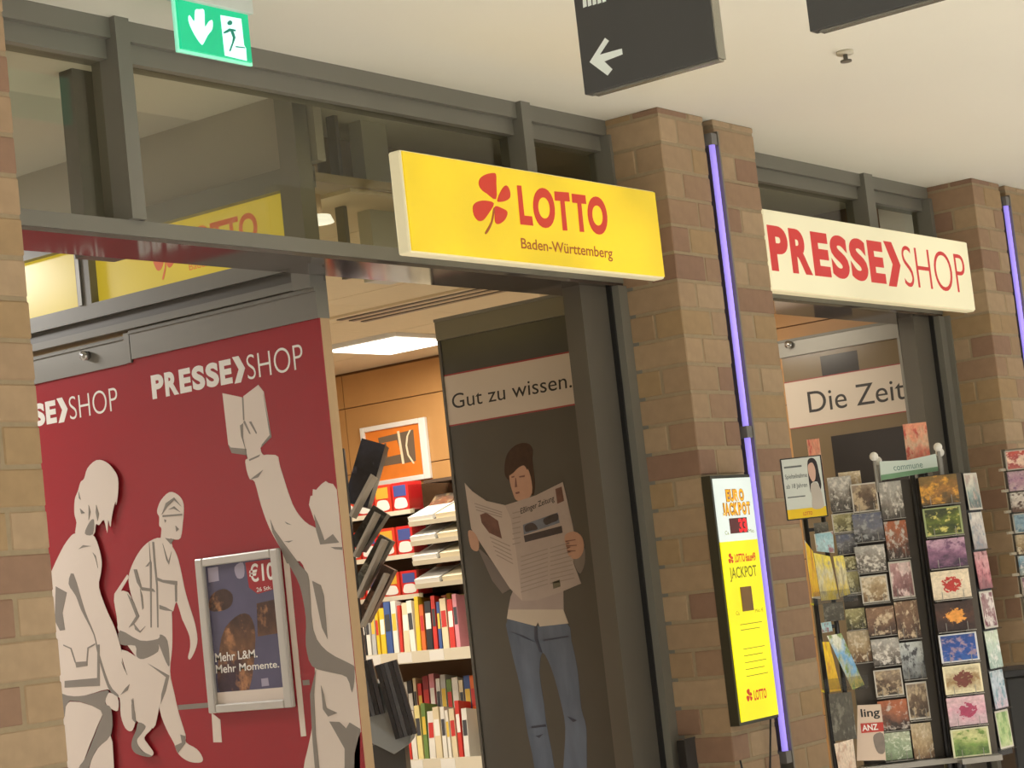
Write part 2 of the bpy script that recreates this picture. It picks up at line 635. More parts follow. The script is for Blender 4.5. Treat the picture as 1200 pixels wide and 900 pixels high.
def pillar(x0, width, label, tube, zphase, depth=0.26):
    root = thing('brick_pillar', label, 'pillar', (x0 + width / 2, YF + depth / 2, 0))
    core = G()
    e = 0.0035
    gx0, gx1 = x0 + 0.324, x0 + 0.400          # groove for the light tube
    if tube:
        core.box(x0 + e, gx0 - e, YF + e, YF + depth, 0, CEIL)
        core.box(gx1 + e, x0 + width - e, YF + e, YF + depth, 0, CEIL)
        core.box(gx0 - e, gx1 + e, YF + 0.07, YF + depth, 0, CEIL)
    else:
        core.box(x0 + e, x0 + width - e, YF + e, YF + depth, 0, CEIL)
    core.build('mortar_core', MORTAR, root)
    k = 0
    z = zphase - CH * 40
    while z < 0.0:
        z += CH
    yb = YF + depth
    while z < CEIL - 0.015:
        ym = YF + 0.118
        if tube:
            if k % 2 == 0:
                brick(root, x0, x0 + 0.118, YF, yb, z)
                brick(root, x0 + 0.129, gx0, YF, ym, z)
                brick(root, gx1, x0 + width, YF, ym, z)
            else:
                brick(root, x0, x0 + 0.205, YF, ym, z)
                brick(root, x0, x0 + 0.118, YF + 0.129, yb, z)
                brick(root, x0 + 0.216, gx0, YF, ym, z)
                brick(root, gx1, gx1 + 0.128, YF, ym, z)
                brick(root, gx1 + 0.139, x0 + width, YF, ym, z)
        else:
            xr = x0 + width
            if k % 2 == 0:
                brick(root, xr - 0.24, xr, YF, ym, z)
                brick(root, xr - 0.491, xr - 0.251, YF, ym, z)
                brick(root, x0, xr - 0.502, YF, ym, z)
                brick(root, xr - 0.118, xr, YF + 0.129, yb, z)
            else:
                brick(root, xr - 0.118, xr, YF, yb, z)
                brick(root, xr - 0.369, xr - 0.129, YF, ym, z)
                brick(root, xr - 0.62, xr - 0.38, YF, ym, z)
                brick(root, x0, xr - 0.631, YF, ym, z)
        k += 1
        z += CH
    return root


pillar(3.456 - 0.71, 0.71, 'yellowish brick pillar at the left edge beside the red poster wall', False, 1.719 + 0.006)
pillar(6.572, 0.71, 'brick pillar between the two lit signs, carrying the jackpot display', True, 2.261 + 0.006)
pillar(9.40, 0.71, 'brick pillar at the right edge, to the right of the white lit sign', True, 2.261 + 0.006)

# violet light tubes in the grooves
TUBE = mat('violet_light_tube', (170, 150, 250), 0.3, emit=1.0, ecol=(146, 130, 222))
for x, lab in ((6.572, 'violet neon tube recessed in the pillar next to the jackpot display'), (9.40, 'violet neon tube in the pillar at the right edge')):
    t = thing('light_tube', lab, 'light', (x + 0.35, YF + 0.03, 0.86), 'violet tubes in the brick pillars')
    G().box(x + 0.328, x + 0.396, YF + 0.045, YF + 0.068, 0.30, CEIL - 0.005).build('channel', mat('tube_channel', (52, 52, 60), 0.4, 0.3), t)
    G().cyl((x + 0.364, YF - 0.004, 0.87), (x + 0.364, YF - 0.004, 2.085), 0.0125, 12).build('tube', TUBE, t, True)
    G().cyl((x + 0.364, YF - 0.004, 2.13), (x + 0.364, YF - 0.004, 3.235), 0.0125, 12).build('tube', TUBE, t, True)
    for z in (0.845, 2.085, 3.235):
        G().box(x + 0.344, x + 0.384, YF - 0.018, YF + 0.05, z, z + 0.045).build('socket', mat('socket_grey', (120, 118, 116), 0.5), t)
    G().box(x + 0.388, x + 0.400, YF - 0.02, YF + 0.06, 0.3, 3.29).build('reflector_strip', mat('reflector_grey', (136, 130, 120), 0.35, 0.5), t)


# ------------------------------------------------------------------ shopfront frames with clerestory panes
def shopfront(name, label, x0, x1, mullions, jambs):
    r = thing(name, label, 'window frame', ((x0 + x1) / 2, YR + 0.1, 0), kind='structure')
    G().box(x0, x1, YR, YR + 0.10, 3.285, CEIL).build('top_rail', FRAME, r)
    G().box(x0, x1, YR + 0.022, YR + 0.10, 3.228, 3.285).build('top_rail_step', FRAME, r)
    G().box(x0, x1, YR, YR + 0.09, 2.712, 2.757).build('transom', FRAME, r)
    G().box(x0, x1, YR + 0.004, YR + 0.235, 2.700, 2.712).build('soffit', SOFFIT, r)
    G().box(x0, x1, YR + 0.20, YR + 0.235, 2.712, 2.757).build('transom_back', FRAME, r)
    for a, b in mullions:
        G().box(a, b, YR - 0.022, YR + 0.09, 2.757, CEIL).build('mullion', FRAME, r)
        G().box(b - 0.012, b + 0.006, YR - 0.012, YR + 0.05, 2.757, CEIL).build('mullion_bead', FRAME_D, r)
    xs = [x0] + [v for m in mullions for v in m] + [x1]
    for a, b in zip(xs[::2], xs[1::2]):
        G().box(a + 0.004, b - 0.004, YR + 0.05, YR + 0.056, 2.757, 3.228).build('pane', GLASS, r)
    # stepped right jamb down to the floor
    xj, xe = jambs
    G().box(xj + 0.185, xe, YR - 0.01, YR + 0.12, 0, 2.70).build('jamb', FRAME, r)
    G().box(xj + 0.245, xe, YR - 0.035, YR - 0.01, 0, 2.70).build('jamb_cover', FRAME, r)
    G().box(xj + 0.175, xj + 0.188, YR + 0.02, YR + 0.12, 0, 2.70).build('jamb_joint', BLACK, r)
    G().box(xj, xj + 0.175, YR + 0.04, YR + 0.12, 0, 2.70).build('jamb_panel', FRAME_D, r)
    G().box(xe - 0.045, xe, YR - 0.02, YR + 0.08, 2.757, 3.285).build('jamb_top', FRAME, r)
    return r


sf = shopfront('window_1', 'grey aluminium shopfront frame with clerestory panes above the left entrance', 3.46, 6.585, [(4.046, 4.10), (5.996, 6.053)], (6.33, 6.60))
G().box(3.462, 3.50, YR + 0.0, YR + 0.1, 0, 2.70).build('jamb', FRAME, sf)
sf2 = shopfront('window_2', 'grey aluminium shopfront frame above the right entrance behind the white sign', 7.285, 9.41, [(8.683, 8.769)], (9.14, 9.41))

# inner end post of the red wall, standing behind the transom
struct('trim_3', G().box(5.06, 5.13, 4.48, 4.56, 2.66, CEIL), RAIL)
struct('trim_4', G().box(4.31, 4.47, 4.70, 4.76, 2.757, CEIL), FRAME_D)
struct('trim_5', G().box(5.67, 5.81, 4.70, 4.76, 2.757, CEIL), mat('pale_grey_post', (190, 190, 182), 0.4))
struct('trim_6', G().box(5.526, 5.545, 4.70, 4.74, 2.757, CEIL), FRAME_D)
pl_ = thing('lamp_reflection', 'small glowing disc on a beige stem imitating a lamp reflection in the clerestory glass', 'reflection', (5.34, 4.66, 2.93))  # glowing disc and stem modelled to imitate a downlight's reflection in the glass
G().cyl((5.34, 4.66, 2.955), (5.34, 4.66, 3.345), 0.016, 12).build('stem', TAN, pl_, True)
G().cyl((5.34, 4.66, 2.930), (5.34, 4.66, 2.955), 0.055, 20, 0.045).build('glowing_disc', mat('reflection_glow', (250, 246, 232), 0.4, emit=1.2), pl_, True)

# ------------------------------------------------------------------ red poster wall: clerestory + two door leaves
XR = 5.094
RW = side(XR)
cl = thing('window_3', 'yellow lottery film panels in the grey frame above the red doors', 'window', (XR, 5.3, 2.66), kind='structure')
yel = lightbox('yellow_backlit_film', (226, 196, 58), 0.62, 0.10)
ye = -6.6
G().pbox(RW, ye, -4.50, 2.735, 2.79, -0.07, 0.012).build('lower_frame', FRAME, cl)
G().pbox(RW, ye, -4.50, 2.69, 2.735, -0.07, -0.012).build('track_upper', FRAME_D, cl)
G().pbox(RW, ye, -4.50, 2.664, 2.69, -0.07, 0.03).build('track_lower', FRAME, cl)
G().pbox(RW, ye, -4.50, 3.008, 3.08, -0.07, 0.012).build('upper_frame', FRAME, cl)
for u0, u1 in ((-5.62, -5.548), (-4.59, -4.50), (-6.6, -6.5)):
    G().pbox(RW, u0, u1, 2.79, 3.008, -0.06, 0.012).build('mullion', FRAME, cl)
    G().pbox(RW, u0 + .012, u0 + .03, 2.79, 3.008, 0.012, 0.02).build('mullion_bead', RAIL, cl)
G().pbox(RW, -6.5, -5.62, 2.79, 3.008, -0.03, -0.024).build('yellow_pane', yel, cl)
yp = G().pbox(RW, -5.548, -4.59, 2.79, 3.008, -0.03, -0.024).build('yellow_pane', yel, cl)


def clover(g, pl, c, k, w0, w1):
    """four-leaf clover, c = centre (u, v), k = size; leaves are rounded drops of unequal size"""
    for ang, s, wd in ((112, 1.12, .52), (35, .70, .55), (205, 1.0, .60), (-50, .78, .58)):
        a = math.radians(ang)
        d, n = Vector((math.cos(a), math.sin(a))), Vector((-math.sin(a), math.cos(a)))
        pts = []
        for t, q in ((.08, 0), (.38, -.30), (.70, -.50), (.95, -.40), (1.02, -.05), (.98, .38), (.72, .50), (.38, .30)):
            p = Vector(c) + d * t * k * s + n * q * k * s * wd * 1.5
            pts.append((p.x, p.y))
        g.poly(pl, smooth_pts(pts, 2), w0, w1)
    return g


def clover_stem(g, pl, c, k, w0, w1):
    return g.poly(pl, smooth_pts([(c[0] - .02 * k, c[1]), (c[0] - .12 * k, c[1] - .55 * k), (c[0] - .38 * k, c[1] - 1.1 * k), (c[0] - .26 * k, c[1] - 1.12 * k), (c[0] - .02 * k, c[1] - .55 * k), (c[0] + .04 * k, c[1])], 1), w0, w1)


ORANGE = mat('orange_red_print', (196, 92, 40), 0.4, emit=0.35)
g = G()
clover(g, RW, (-5.19, 2.900), 0.062, -0.0238, -0.023)
clover_stem(g, RW, (-5.19, 2.900), 0.07, -0.0238, -0.023)
text_rect(g, RW, 'LOTTO', -5.10, -4.74, 2.872, 2.972, -0.0232, 0.03)
text_rect(g, RW, 'Baden-Württemberg', -5.08, -4.73, 2.818, 2.853, -0.0232, 0.0)
g.build('lettering', ORANGE, yp)

# leaf profiles
DOORBACK = mat('door_back_grey', (96, 96, 92), 0.5)


def presse_logo(gb, gl, pl, u0, u1, v0, v1, w):
    """bold PRESSE, chevron, light SHOP across u0..u1"""
    W = u1 - u0
    text_spaced(gb, pl, 'PRESSE', u0, u0 + W * 0.545, v0, v1, w, 0.05, 0.09)
    h = v1 - v0
    a, b = u0 + W * 0.555, u0 + W * 0.632
    t = W * 0.042
    gb.poly(pl, [(a, v1 + h * .04), (a + t, v1 + h * .04), (b, (v0 + v1) / 2), (a + t, v0 - h * .04), (a, v0 - h * .04), (b - t, (v0 + v1) / 2)], w - 0.0004, w)
    text_rect(gl, pl, 'SHOP', u0 + W * 0.645, u1, v0, v1, w, -0.012)


def leaf(name, label, pl, ua, ub, ztop, film_m, poster_top):
    r = thing(name, label, 'door', pl.pt((ua + ub) / 2, 0), kind='structure')
    G().pbox(pl, ua, ub, poster_top, ztop - 0.012, -0.045, 0.014).build('top_rail', RAIL, r)
    G().pbox(pl, ua, ub, ztop - 0.012, ztop, -0.045, 0.020).build('top_rail_lip', FRAME, r)
    G().pbox(pl, ua, ub, 0.02, 0.12, -0.045, 0.010).build('bottom_rail', RAIL, r)
    return r


d1 = leaf('door_1', 'red door leaf with white printed figures and shop logo, nearer leaf', RW, -5.368, -4.478, 2.66, RED, 2.558)
G().pbox(RW, -5.368, -4.478, 0.12, 2.558, -0.042, 0.003).build('leaf_core', TAN, d1)
film1 = G().pbox(RW, -5.368, -4.478, 0.12, 2.558, 0.003, 0.006).build('red_film', RED, d1)
d2 = leaf('door_2', 'red door leaf with part of the white shop logo, half behind the brick pillar', side(XR + 0.012), -6.262, -5.372, 2.648, RED, 2.548)
RW2 = side(XR + 0.012)
G().pbox(RW2, -6.262, -5.372, 0.12, 2.548, -0.03, 0.003).build('leaf_core', TAN, d2)
film2 = G().pbox(RW2, -6.262, -5.372, 0.12, 2.548, 0.003, 0.006).build('red_film', RED, d2)
kb = RW2.uv(106, 417)
G().cyl(RW2.pt(kb[0], kb[1], 0.012), RW2.pt(kb[0], kb[1], 0.04), 0.017, 16).build('lock_knob', CHROME, d2, True)
G().pbox(RW2, -5.40, -5.372, 2.548, 2.655, 0.014, 0.026).build('rail_end_cap', RAIL, d2)

gb, gl = G(), G()
presse_logo(gb, gl, RW, -5.288, -4.567, 2.403, 2.487, 0.0068)
gb.build('bold_lettering', WHITE_L, film1)
gl.build('light_lettering', WHITE_L, film1)
gb, gl = G(), G()
presse_logo(gb, gl, RW2, -6.20, -5.478, 2.392, 2.476, 0.0068)
gb.build('bold_lettering', WHITE_L, film2)
gl.build('light_lettering', WHITE_L, film2)


def figure(film, white, grey, name='printed_figure'):
    g = G()
    for i, p in enumerate(white):
        g.poly(RW, p, 0.0055, 0.0068 + 0.00005 * i)
    g.build(name, WHITE_P, film)
    g = G()
    for i, p in enumerate(grey):
        g.poly(RW, p, 0.0055, 0.0074 + 0.00005 * i)
    g.build('figure_shading', GREY_P, film)


# figure with long hair and shoulder bag
c1, c2 = crop(RW, 60, 530, 4.86), crop(RW, 60, 715, 4.86)
cc = lambda a, b=[]: smooth_pts([RW.uv(60 + x / 4.86, 530 + y / 4.86) for x, y in a] + [RW.uv(60 + x / 4.86, 715 + y / 4.86) for x, y in b], 1)
figure(film2, [
    c1([(265, 45), (320, 55), (365, 100), (388, 150), (388, 230), (378, 300), (372, 280), (352, 370), (345, 425), (332, 385), (327, 458), (308, 385), (280, 415), (262, 410), (245, 475), (150, 475), (152, 400), (140, 350), (142, 270), (160, 220), (175, 170), (195, 150), (215, 90)]),
    cc([(150, 460), (240, 466), (275, 530), (295, 620), (290, 690), (280, 770), (325, 900)],
       [(370, 100), (405, 220), (415, 300), (440, 370), (455, 440), (480, 560), (485, 640), (465, 688), (430, 670), (405, 600), (400, 510), (385, 490), (330, 450), (200, 485), (100, 485), (-60, 420), (-60, 0), (-20, -150), (60, -330), (110, -410)]),
    c2([(115, 520), (290, 570), (270, 660), (200, 840), (165, 1000), (60, 1000), (75, 640)]),
    c2([(345, 710), (365, 900), (372, 1100), (200, 1100), (225, 900), (265, 800)]),
    c2([(325, 470), (385, 492), (388, 570), (350, 560), (318, 525)]),
], [
    c2([(-60, 440), (100, 485), (200, 485), (330, 455), (320, 500), (318, 535), (350, 562), (350, 705), (265, 795), (218, 905), (180, 1000), (165, 900), (205, 838), (275, 660), (292, 570), (112, 515), (70, 640), (-60, 640)]),
    c1([(200, 462), (228, 395), (252, 385), (245, 466)]),
    c1([(163, 552), (190, 528), (236, 534), (190, 542)], 0),
    cc([(135, 690), (200, 900)], [(255, 135), (280, 240), (340, 420), (388, 478), (385, 490), (332, 440), (275, 260), (250, 140), (180, 0), (150, -80), (108, -150)]),
    [RW.uv(*p) for p in ((67, 687), (80, 694), (75, 718), (78, 738), (72, 739), (66, 727))],
    c2([(85, 402), (270, 385), (272, 195), (284, 195), (286, 430), (85, 440)], 0),
    c2([(145, 295), (215, 290), (215, 316), (152, 326)], 0),
    c2([(78, 195), (124, 215), (150, 298), (143, 298), (118, 220), (78, 202)], 0),
    c2([(258, 188), (215, 212), (209, 292), (215, 292), (221, 217), (258, 197)], 0),
    c1([(245, 570), (262, 590), (275, 660), (262, 610)], 0),
    c1([(165, 225), (176, 270), (166, 262)], 0), c1([(172, 320), (200, 345), (180, 350)], 0),
    c1([(222, 300), (232, 340), (222, 385)], 0), c1([(265, 300), (280, 350), (272, 390), (262, 340)], 0),
    c2([(455, 420), (445, 455), (405, 480), (430, 445)], 0),
    c2([(475, 500), (482, 560), (470, 620), (466, 540)], 0),
])
# walking figure with tote bags
e3, e4 = crop(RW, 130, 565, 5.29), crop(RW, 130, 730, 5.29)
ee = lambda a, b: smooth_pts([RW.uv(130 + x / 5.29, 565 + y / 5.29) for x, y in a] + [RW.uv(130 + x / 5.29, 730 + y / 5.29) for x, y in b], 1)
figure(film1, [
    e3([(297, 165), (320, 110), (370, 62), (420, 75), (455, 120), (460, 180), (455, 245), (440, 345), (400, 355), (375, 350), (390, 410), (320, 390), (322, 290), (308, 270), (308, 215), (297, 195)]),
    ee([(250, 365), (320, 345), (385, 395), (420, 460), (445, 560), (470, 680), (500, 780), (528, 870)],
       [(545, 100), (530, 170), (500, 224), (487, 210), (500, 150), (495, 80), (462, 0), (450, -25), (428, -100), (412, -130), (395, -75), (386, -70), (388, 0), (388, 150), (375, 300), (400, 430), (430, 560), (470, 690), (475, 740), (540, 780), (576, 832), (568, 862), (510, 862), (460, 840), (420, 800), (400, 745), (350, 650), (310, 530), (290, 300), (200, 250), (60, 60), (60, -10), (110, -60), (160, -80), (130, -190), (118, -280), (140, -360), (190, -450)]),
    ee([(30, 695), (115, 682), (160, 800)], [(200, 60), (190, 108), (130, 90), (60, 40), (45, -40)]),
    e3([(30, 692), (110, 572), (122, 585), (60, 690)], 0),
    e4([(75, 165), (210, 228), (300, 178), (368, 325), (325, 440), (300, 560), (270, 652), (180, 615), (150, 560), (110, 330)]),
    e4([(215, 640), (260, 655), (215, 708), (245, 760), (272, 802), (255, 822), (195, 780), (170, 720)]),
], [
    e4([(65, 45), (190, 108), (300, 98), (315, 70), (360, 110), (372, 260), (350, 240), (305, 130), (300, 178), (212, 222), (168, 205), (160, 140), (70, 132)]),
    e4([(180, 615), (225, 640), (195, 690), (170, 730), (200, 790), (262, 822), (230, 828), (165, 808), (138, 770), (142, 720), (165, 665)]),
    e4([(372, 325), (350, 420), (318, 500), (322, 440), (350, 335), (238, 250)], 0),
    e3([(285, 585), (330, 605), (420, 612), (420, 640), (330, 622), (285, 605)], 0),
    e3([(265, 370), (272, 480), (290, 640), (296, 900), (304, 900), (300, 640), (285, 480), (277, 370)], 0),
    e3([(246, 370), (255, 480), (262, 500), (262, 900), (254, 900), (250, 500), (240, 520), (222, 525), (250, 490)], 0),
    e3([(345, 345), (370, 350), (400, 352), (380, 385)], 0), e3([(330, 380), (365, 490), (385, 430), (368, 510), (352, 480)], 0),
    e3([(310, 760), (350, 775), (395, 800), (345, 795), (310, 785)], 0),
    e3([(405, 640), (418, 620), (418, 740), (408, 740)], 0), e3([(150, 540), (170, 540), (200, 650), (270, 660), (285, 680), (200, 670), (170, 620)], 0),
    e3([(110, 690), (150, 740), (185, 830), (150, 880), (120, 900), (165, 830)], 0), e3([(190, 660), (205, 700), (212, 780), (204, 790)], 0),
    e4([(150, 0), (190, 50), (222, 20), (190, 60), (160, 40)], 0), e4([(440, 690), (470, 700), (470, 745), (425, 805), (405, 760), (450, 740)], 0),
    e4([(75, 240), (110, 320), (90, 280)], 0), e4([(137, 470), (160, 560), (165, 620), (145, 600)], 0),
    e3([(325, 200), (350, 130), (400, 95), (445, 150), (400, 110), (360, 150)], 0), e3([(365, 170), (400, 150), (440, 185), (400, 165)], 0), e3([(330, 205), (450, 195), (450, 206), (330, 216)], 0),
    e3([(340, 230), (352, 235), (345, 250)], 0), e3([(410, 270), (430, 290), (415, 305)], 0),
])
# figure holding up a book
h5, h6 = crop(RW, 250, 440, 4.09), crop(RW, 330, 640, 3.46)
hh = lambda a, b: smooth_pts([RW.uv(250 + x / 4.09, 440 + y / 4.09) for x, y in a] + [RW.uv(330 + x / 3.46, 640 + y / 3.46) for x, y in b], 1)
EDGE = -4.4785


def clip_right(pts):
    return [(min(u, EDGE), v) for u, v in pts]


figure(film1, [
    h5([(50, 85), (145, 105), (152, 200), (165, 380), (95, 372), (78, 330)], 0),
    h5([(150, 100), (222, 45), (248, 78), (285, 295), (235, 345), (165, 380), (155, 220)], 0),
    h5([(145, 222), (165, 215), (190, 228), (222, 285), (235, 365), (245, 385), (175, 405), (165, 330), (145, 260)]),
    clip_right(hh([(175, 395), (162, 430), (180, 495), (205, 510), (235, 620), (275, 730), (330, 830), (370, 905)],
       [(80, 60), (110, 140), (115, 330), (140, 480), (135, 560), (125, 620), (130, 720), (112, 820), (95, 900), (80, 1100), (300, 1100), (380, 900), (380, 500), (380, 0), (330, -60), (200, -20), (150, -70), (100, -100), (50, -170), (0, -320), (-20, -370)])),
    clip_right(h5([(545, 830), (520, 760), (490, 690), (465, 620), (472, 578), (482, 575), (484, 545), (500, 548), (508, 538), (525, 520), (545, 506), (558, 515), (580, 520), (605, 545), (680, 680), (680, 860)], 0)),
], [
    h5([(285, 295), (235, 345), (240, 330), (277, 285), (246, 90)], 0), h5([(78, 330), (95, 372), (165, 382), (165, 352), (90, 345)], 0),
    h5([(144, 105), (151, 108), (156, 215), (150, 215)], 0),
    h5([(150, 222), (180, 280), (186, 280), (158, 216)], 0), h5([(178, 222), (212, 280), (216, 275), (188, 220)], 0), h5([(135, 240), (150, 228), (150, 300), (170, 400), (160, 350), (140, 290)], 0),
    h5([(178, 402), (232, 378), (225, 390), (180, 410)], 0), h5([(182, 500), (245, 452), (222, 488)], 0),
    h5([(280, 690), (300, 740), (350, 810), (420, 905), (360, 900), (330, 830), (290, 750)], 0), h5([(350, 700), (382, 716), (360, 712)], 0), h5([(345, 795), (390, 790), (370, 800)], 0),
    clip_right(h5([(490, 665), (515, 720), (540, 790), (580, 760), (610, 800), (520, 810), (500, 740)], 0)), clip_right(h5([(570, 822), (625, 822), (625, 835), (590, 832)], 0)),
    clip_right(h6([(10, 5), (60, 60), (98, 95), (118, 140), (135, 340), (190, 425), (288, 478), (303, 500), (292, 592), (270, 530), (200, 510), (130, 485), (105, 400), (105, 290), (80, 160), (40, 80)])),
    h6([(130, 140), (165, 158), (178, 200), (192, 375), (170, 330)], 0),
    h6([(166, 565), (178, 600), (188, 655), (232, 675), (195, 690), (174, 660)], 0),
    clip_right(h6([(200, 710), (240, 712), (268, 738), (282, 714), (325, 740), (325, 1000), (262, 1000), (262, 820)], 0)),
    h6([(122, 600), (145, 500), (138, 600), (145, 760), (170, 1000), (150, 1000), (130, 760)], 0),
])
G().poly(RW, clip_right(h6([(335, 752), (318, 775), (302, 840), (300, 1000), (400, 1000), (400, 752)], 0)), 0.0055, 0.0082).build('red_patch', RED, film1)
g = G()
for a, b in (((210, 826), (246, 821)), ((356, 797), (364, 797))):
    (ua, va), (ub, vb) = RW.uv(*a), RW.uv(*b)
    g.poly(RW, [(ua, va), (ub, va), (ub, va - 0.017), (ua, va - 0.017)], 0.0055, 0.0066)
g.build('floor_line', GREY_P, film1)
k7 = crop(RW, 225, 635, 3.75)
g = G()
g.poly(RW, k7([(92, 750), (130, 780), (137, 880), (100, 880)], 0), 0.0055, 0.0069)
g.poly(RW, k7([(402, 30), (432, 70), (508, 852), (485, 855)], 0), 0.0055, 0.0069)
g.build('printed_board_leg', WHITE_P, film1)

# framed advert mounted on the red door
pf = thing('poster_frame', 'silver snap frame with a violet cigarette advert mounted on the red door', 'poster', RW.pt(-4.95, 1.30, 0.01))
fu0, fu1, fv0, fv1 = -5.138, -4.748, 1.30, 1.827
fw = 0.036
ALU = mat('silver_snap_frame', (200, 196, 190), 0.3, 0.35)
for nm, a in (('frame_side', (fu0, fu0 + fw, fv0, fv1)), ('frame_side', (fu1 - fw, fu1, fv0, fv1)), ('frame_top', (fu0 + fw, fu1 - fw, fv1 - fw * .8, fv1)), ('frame_bottom', (fu0 + fw, fu1 - fw, fv0, fv0 + fw * .8))):
    G().pbox(RW, *a, 0.008, 0.028).build(nm, ALU, pf, bevel=0.005)
G().pbox(RW, fu0 + fw, fu1 - fw, fv0 + fw * .8, fv0 + .068, 0.009, 0.0135).build('label_strip', WHITE_P, pf)
ad = G().pbox(RW, fu0 + fw, fu1 - fw, fv0 + .068, fv1 - fw * .8, 0.009, 0.012).build('advert', mat('violet_advert', (94, 90, 116), 0.25, noise=0.2, nscale=9), pf)
g = G()
q = lambda a, b, x, y: RW.uv(225 + a / 3.75, 635 + b / 3.75)
P = lambda *pts: [RW.uv(225 + x / 3.75, 635 + y / 3.75) for x, y in pts]
text_quad(g, RW, 'Mehr L&M.', P((115, 528), (300, 506), (297, 470), (112, 488)), 0.0128, 0.012)
text_quad(g, RW, 'Mehr Momente.', P((118, 578), (395, 550), (393, 520), (115, 540)), 0.0128, 0.012)
text_quad(g, RW, '€10', P((265, 178), (375, 165), (368, 82), (260, 98)), 0.0128, 0.02)
text_quad(g, RW, '26 Stk.', P((296, 220), (362, 206), (360, 190), (294, 200)), 0.0128, 0.01)
g.build('advert_lettering', WHITE_L, ad)
g = G()
g.poly(RW, P((245, 90), (385, 70), (392, 200), (300, 228), (262, 200)), 0.0118, 0.0123)
g.build('price_patch', mat('advert_red', (168, 44, 52), 0.3), ad)
g = G()
g.poly(RW, smooth_pts(P((90, 300), (95, 235), (150, 205), (188, 230), (185, 275), (150, 300))), 0.0118, 0.0122)
g.poly(RW, P((295, 270), (380, 250), (390, 400), (300, 415)), 0.0118, 0.0122)
g.poly(RW, smooth_pts(P((125, 640), (140, 420), (200, 330), (262, 320), (290, 420), (262, 650), (180, 652))), 0.0118, 0.0122)
g.build('advert_photo', picture_mat('advert_photo_brown', (74, 52, 46), (120, 84, 60), (66, 48, 60), (170, 120, 84)), ad)
for pts in (P((80, 115), (125, 108), (130, 170), (85, 178)), smooth_pts(P((198, 110), (235, 90), (240, 150), (210, 158))), P((315, 600), (345, 596), (350, 630), (318, 634))):
    G().poly(RW, pts, 0.0118, 0.0124).build('advert_emblem', mat('advert_pale', (168, 160, 180), 0.3), ad)

# ------------------------------------------------------------------ glass door leaves with photo prints
XD = 6.593
DW = side(XD)
d3 = leaf('door_3', 'open glass door printed with a woman reading a newspaper', DW, -5.176, -4.49, 2.728, None, 2.64)
PHOTO_BG = mat('dark_photo_print', (84, 83, 78), 0.16, noise=0.22, nscale=2.2)
fl3 = G().pbox(DW, -5.166, -4.505, 0.12, 2.64, -0.012, 0.0).build('photo_print', PHOTO_BG, d3)
G().pbox(DW, -4.505, -4.492, 0.12, 2.728, -0.03, 0.010).build('edge_profile', RAIL, d3)
G().pbox(DW, -5.178, -5.166, 0.12, 2.64, -0.03, 0.006).build('edge_profile', FRAME_D, d3)
G().pbox(DW, -4.488, -4.462, 2.30, 2.50, -0.05, 0.012).build('hinge_plate', RAIL, d3)
G().pbox(DW, -4.488, -4.468, 0.0, 2.72, -0.05, 0.004).build('guide_profile', FRAME, d3)
BAN = mat('banner_white', (204, 192, 178), 0.3)
bn = G().pbox(DW, -5.166, -4.505, 2.293, 2.492, 0.0, 0.0012).build('banner', BAN, d3)
DRED = mat('dark_red_line', (150, 50, 52), 0.4)
G().pbox(DW, -5.166, -4.505, 2.287, 2.293, 0.0, 0.0014).build('banner_edge', DRED, d3)
G().pbox(DW, -5.166, -4.505, 2.492, 2.498, 0.0, 0.0014).build('banner_edge', DRED, d3)
INK = mat('black_ink', (38, 34, 32), 0.4)
D9 = lambda *pts: [DW.uv(500 + x / 3, 330 + y / 3) for x, y in pts]
g = G()
text_quad(g, DW, 'Gut zu wissen.', D9((92, 448), (512, 372), (508, 318), (88, 396)), 0.0018, 0.0)
g.build('banner_lettering', INK, bn)

p8, p9 = crop(DW, 535, 510, 4.2875), crop(DW, 560, 690, 4.2875)


def pr(name, polys, m, lay):
    g = G()
    for p in polys:
        g.poly(DW, p, 0.0, 0.0004 + lay * 0.0004)
    return g.build(name, m, fl3)


SKIN = mat('printed_skin', (186, 146, 124), 0.3, noise=0.1, nscale=40)
DENIM = mat('printed_denim', (96, 108, 126), 0.25, noise=0.55, nscale=9)
_m = DENIM.node_tree.nodes.new('ShaderNodeMapping')
_m.inputs['Scale'].default_value = (1, 1.5, 0.35)
DENIM.node_tree.links.new(DENIM.node_tree.nodes['Texture Coordinate'].outputs['Object'], _m.inputs['Vector'])
DENIM.node_tree.links.new(_m.outputs[0], DENIM.node_tree.nodes['Noise Texture'].inputs['Vector'])
SHIRT = mat('printed_shirt', (164, 150, 144), 0.3, noise=0.08, nscale=18)
SHIRT_L = mat('printed_shirt_hem', (194, 182, 166), 0.3, noise=0.05, nscale=18)
NEWS = mat('printed_newspaper', (186, 172, 162), 0.3, noise=0.06, nscale=25)
NEWS2 = mat('printed_newspaper_fold', (172, 158, 150), 0.3, noise=0.08, nscale=25)
HAIR = mat('printed_hair', (60, 42, 34), 0.25, noise=0.4, nscale=40)
pr('printed_jeans', [p9([(150, 150), (300, 186), (448, 176), (470, 260), (500, 400), (520, 600), (545, 700), (548, 900), (560, 1250), (420, 1250), (430, 900), (440, 700), (415, 560), (370, 400), (325, 320), (310, 420), (330, 560), (345, 680), (385, 900), (420, 1250), (320, 1250), (285, 900), (250, 720), (215, 500), (165, 290)])], DENIM, 1)
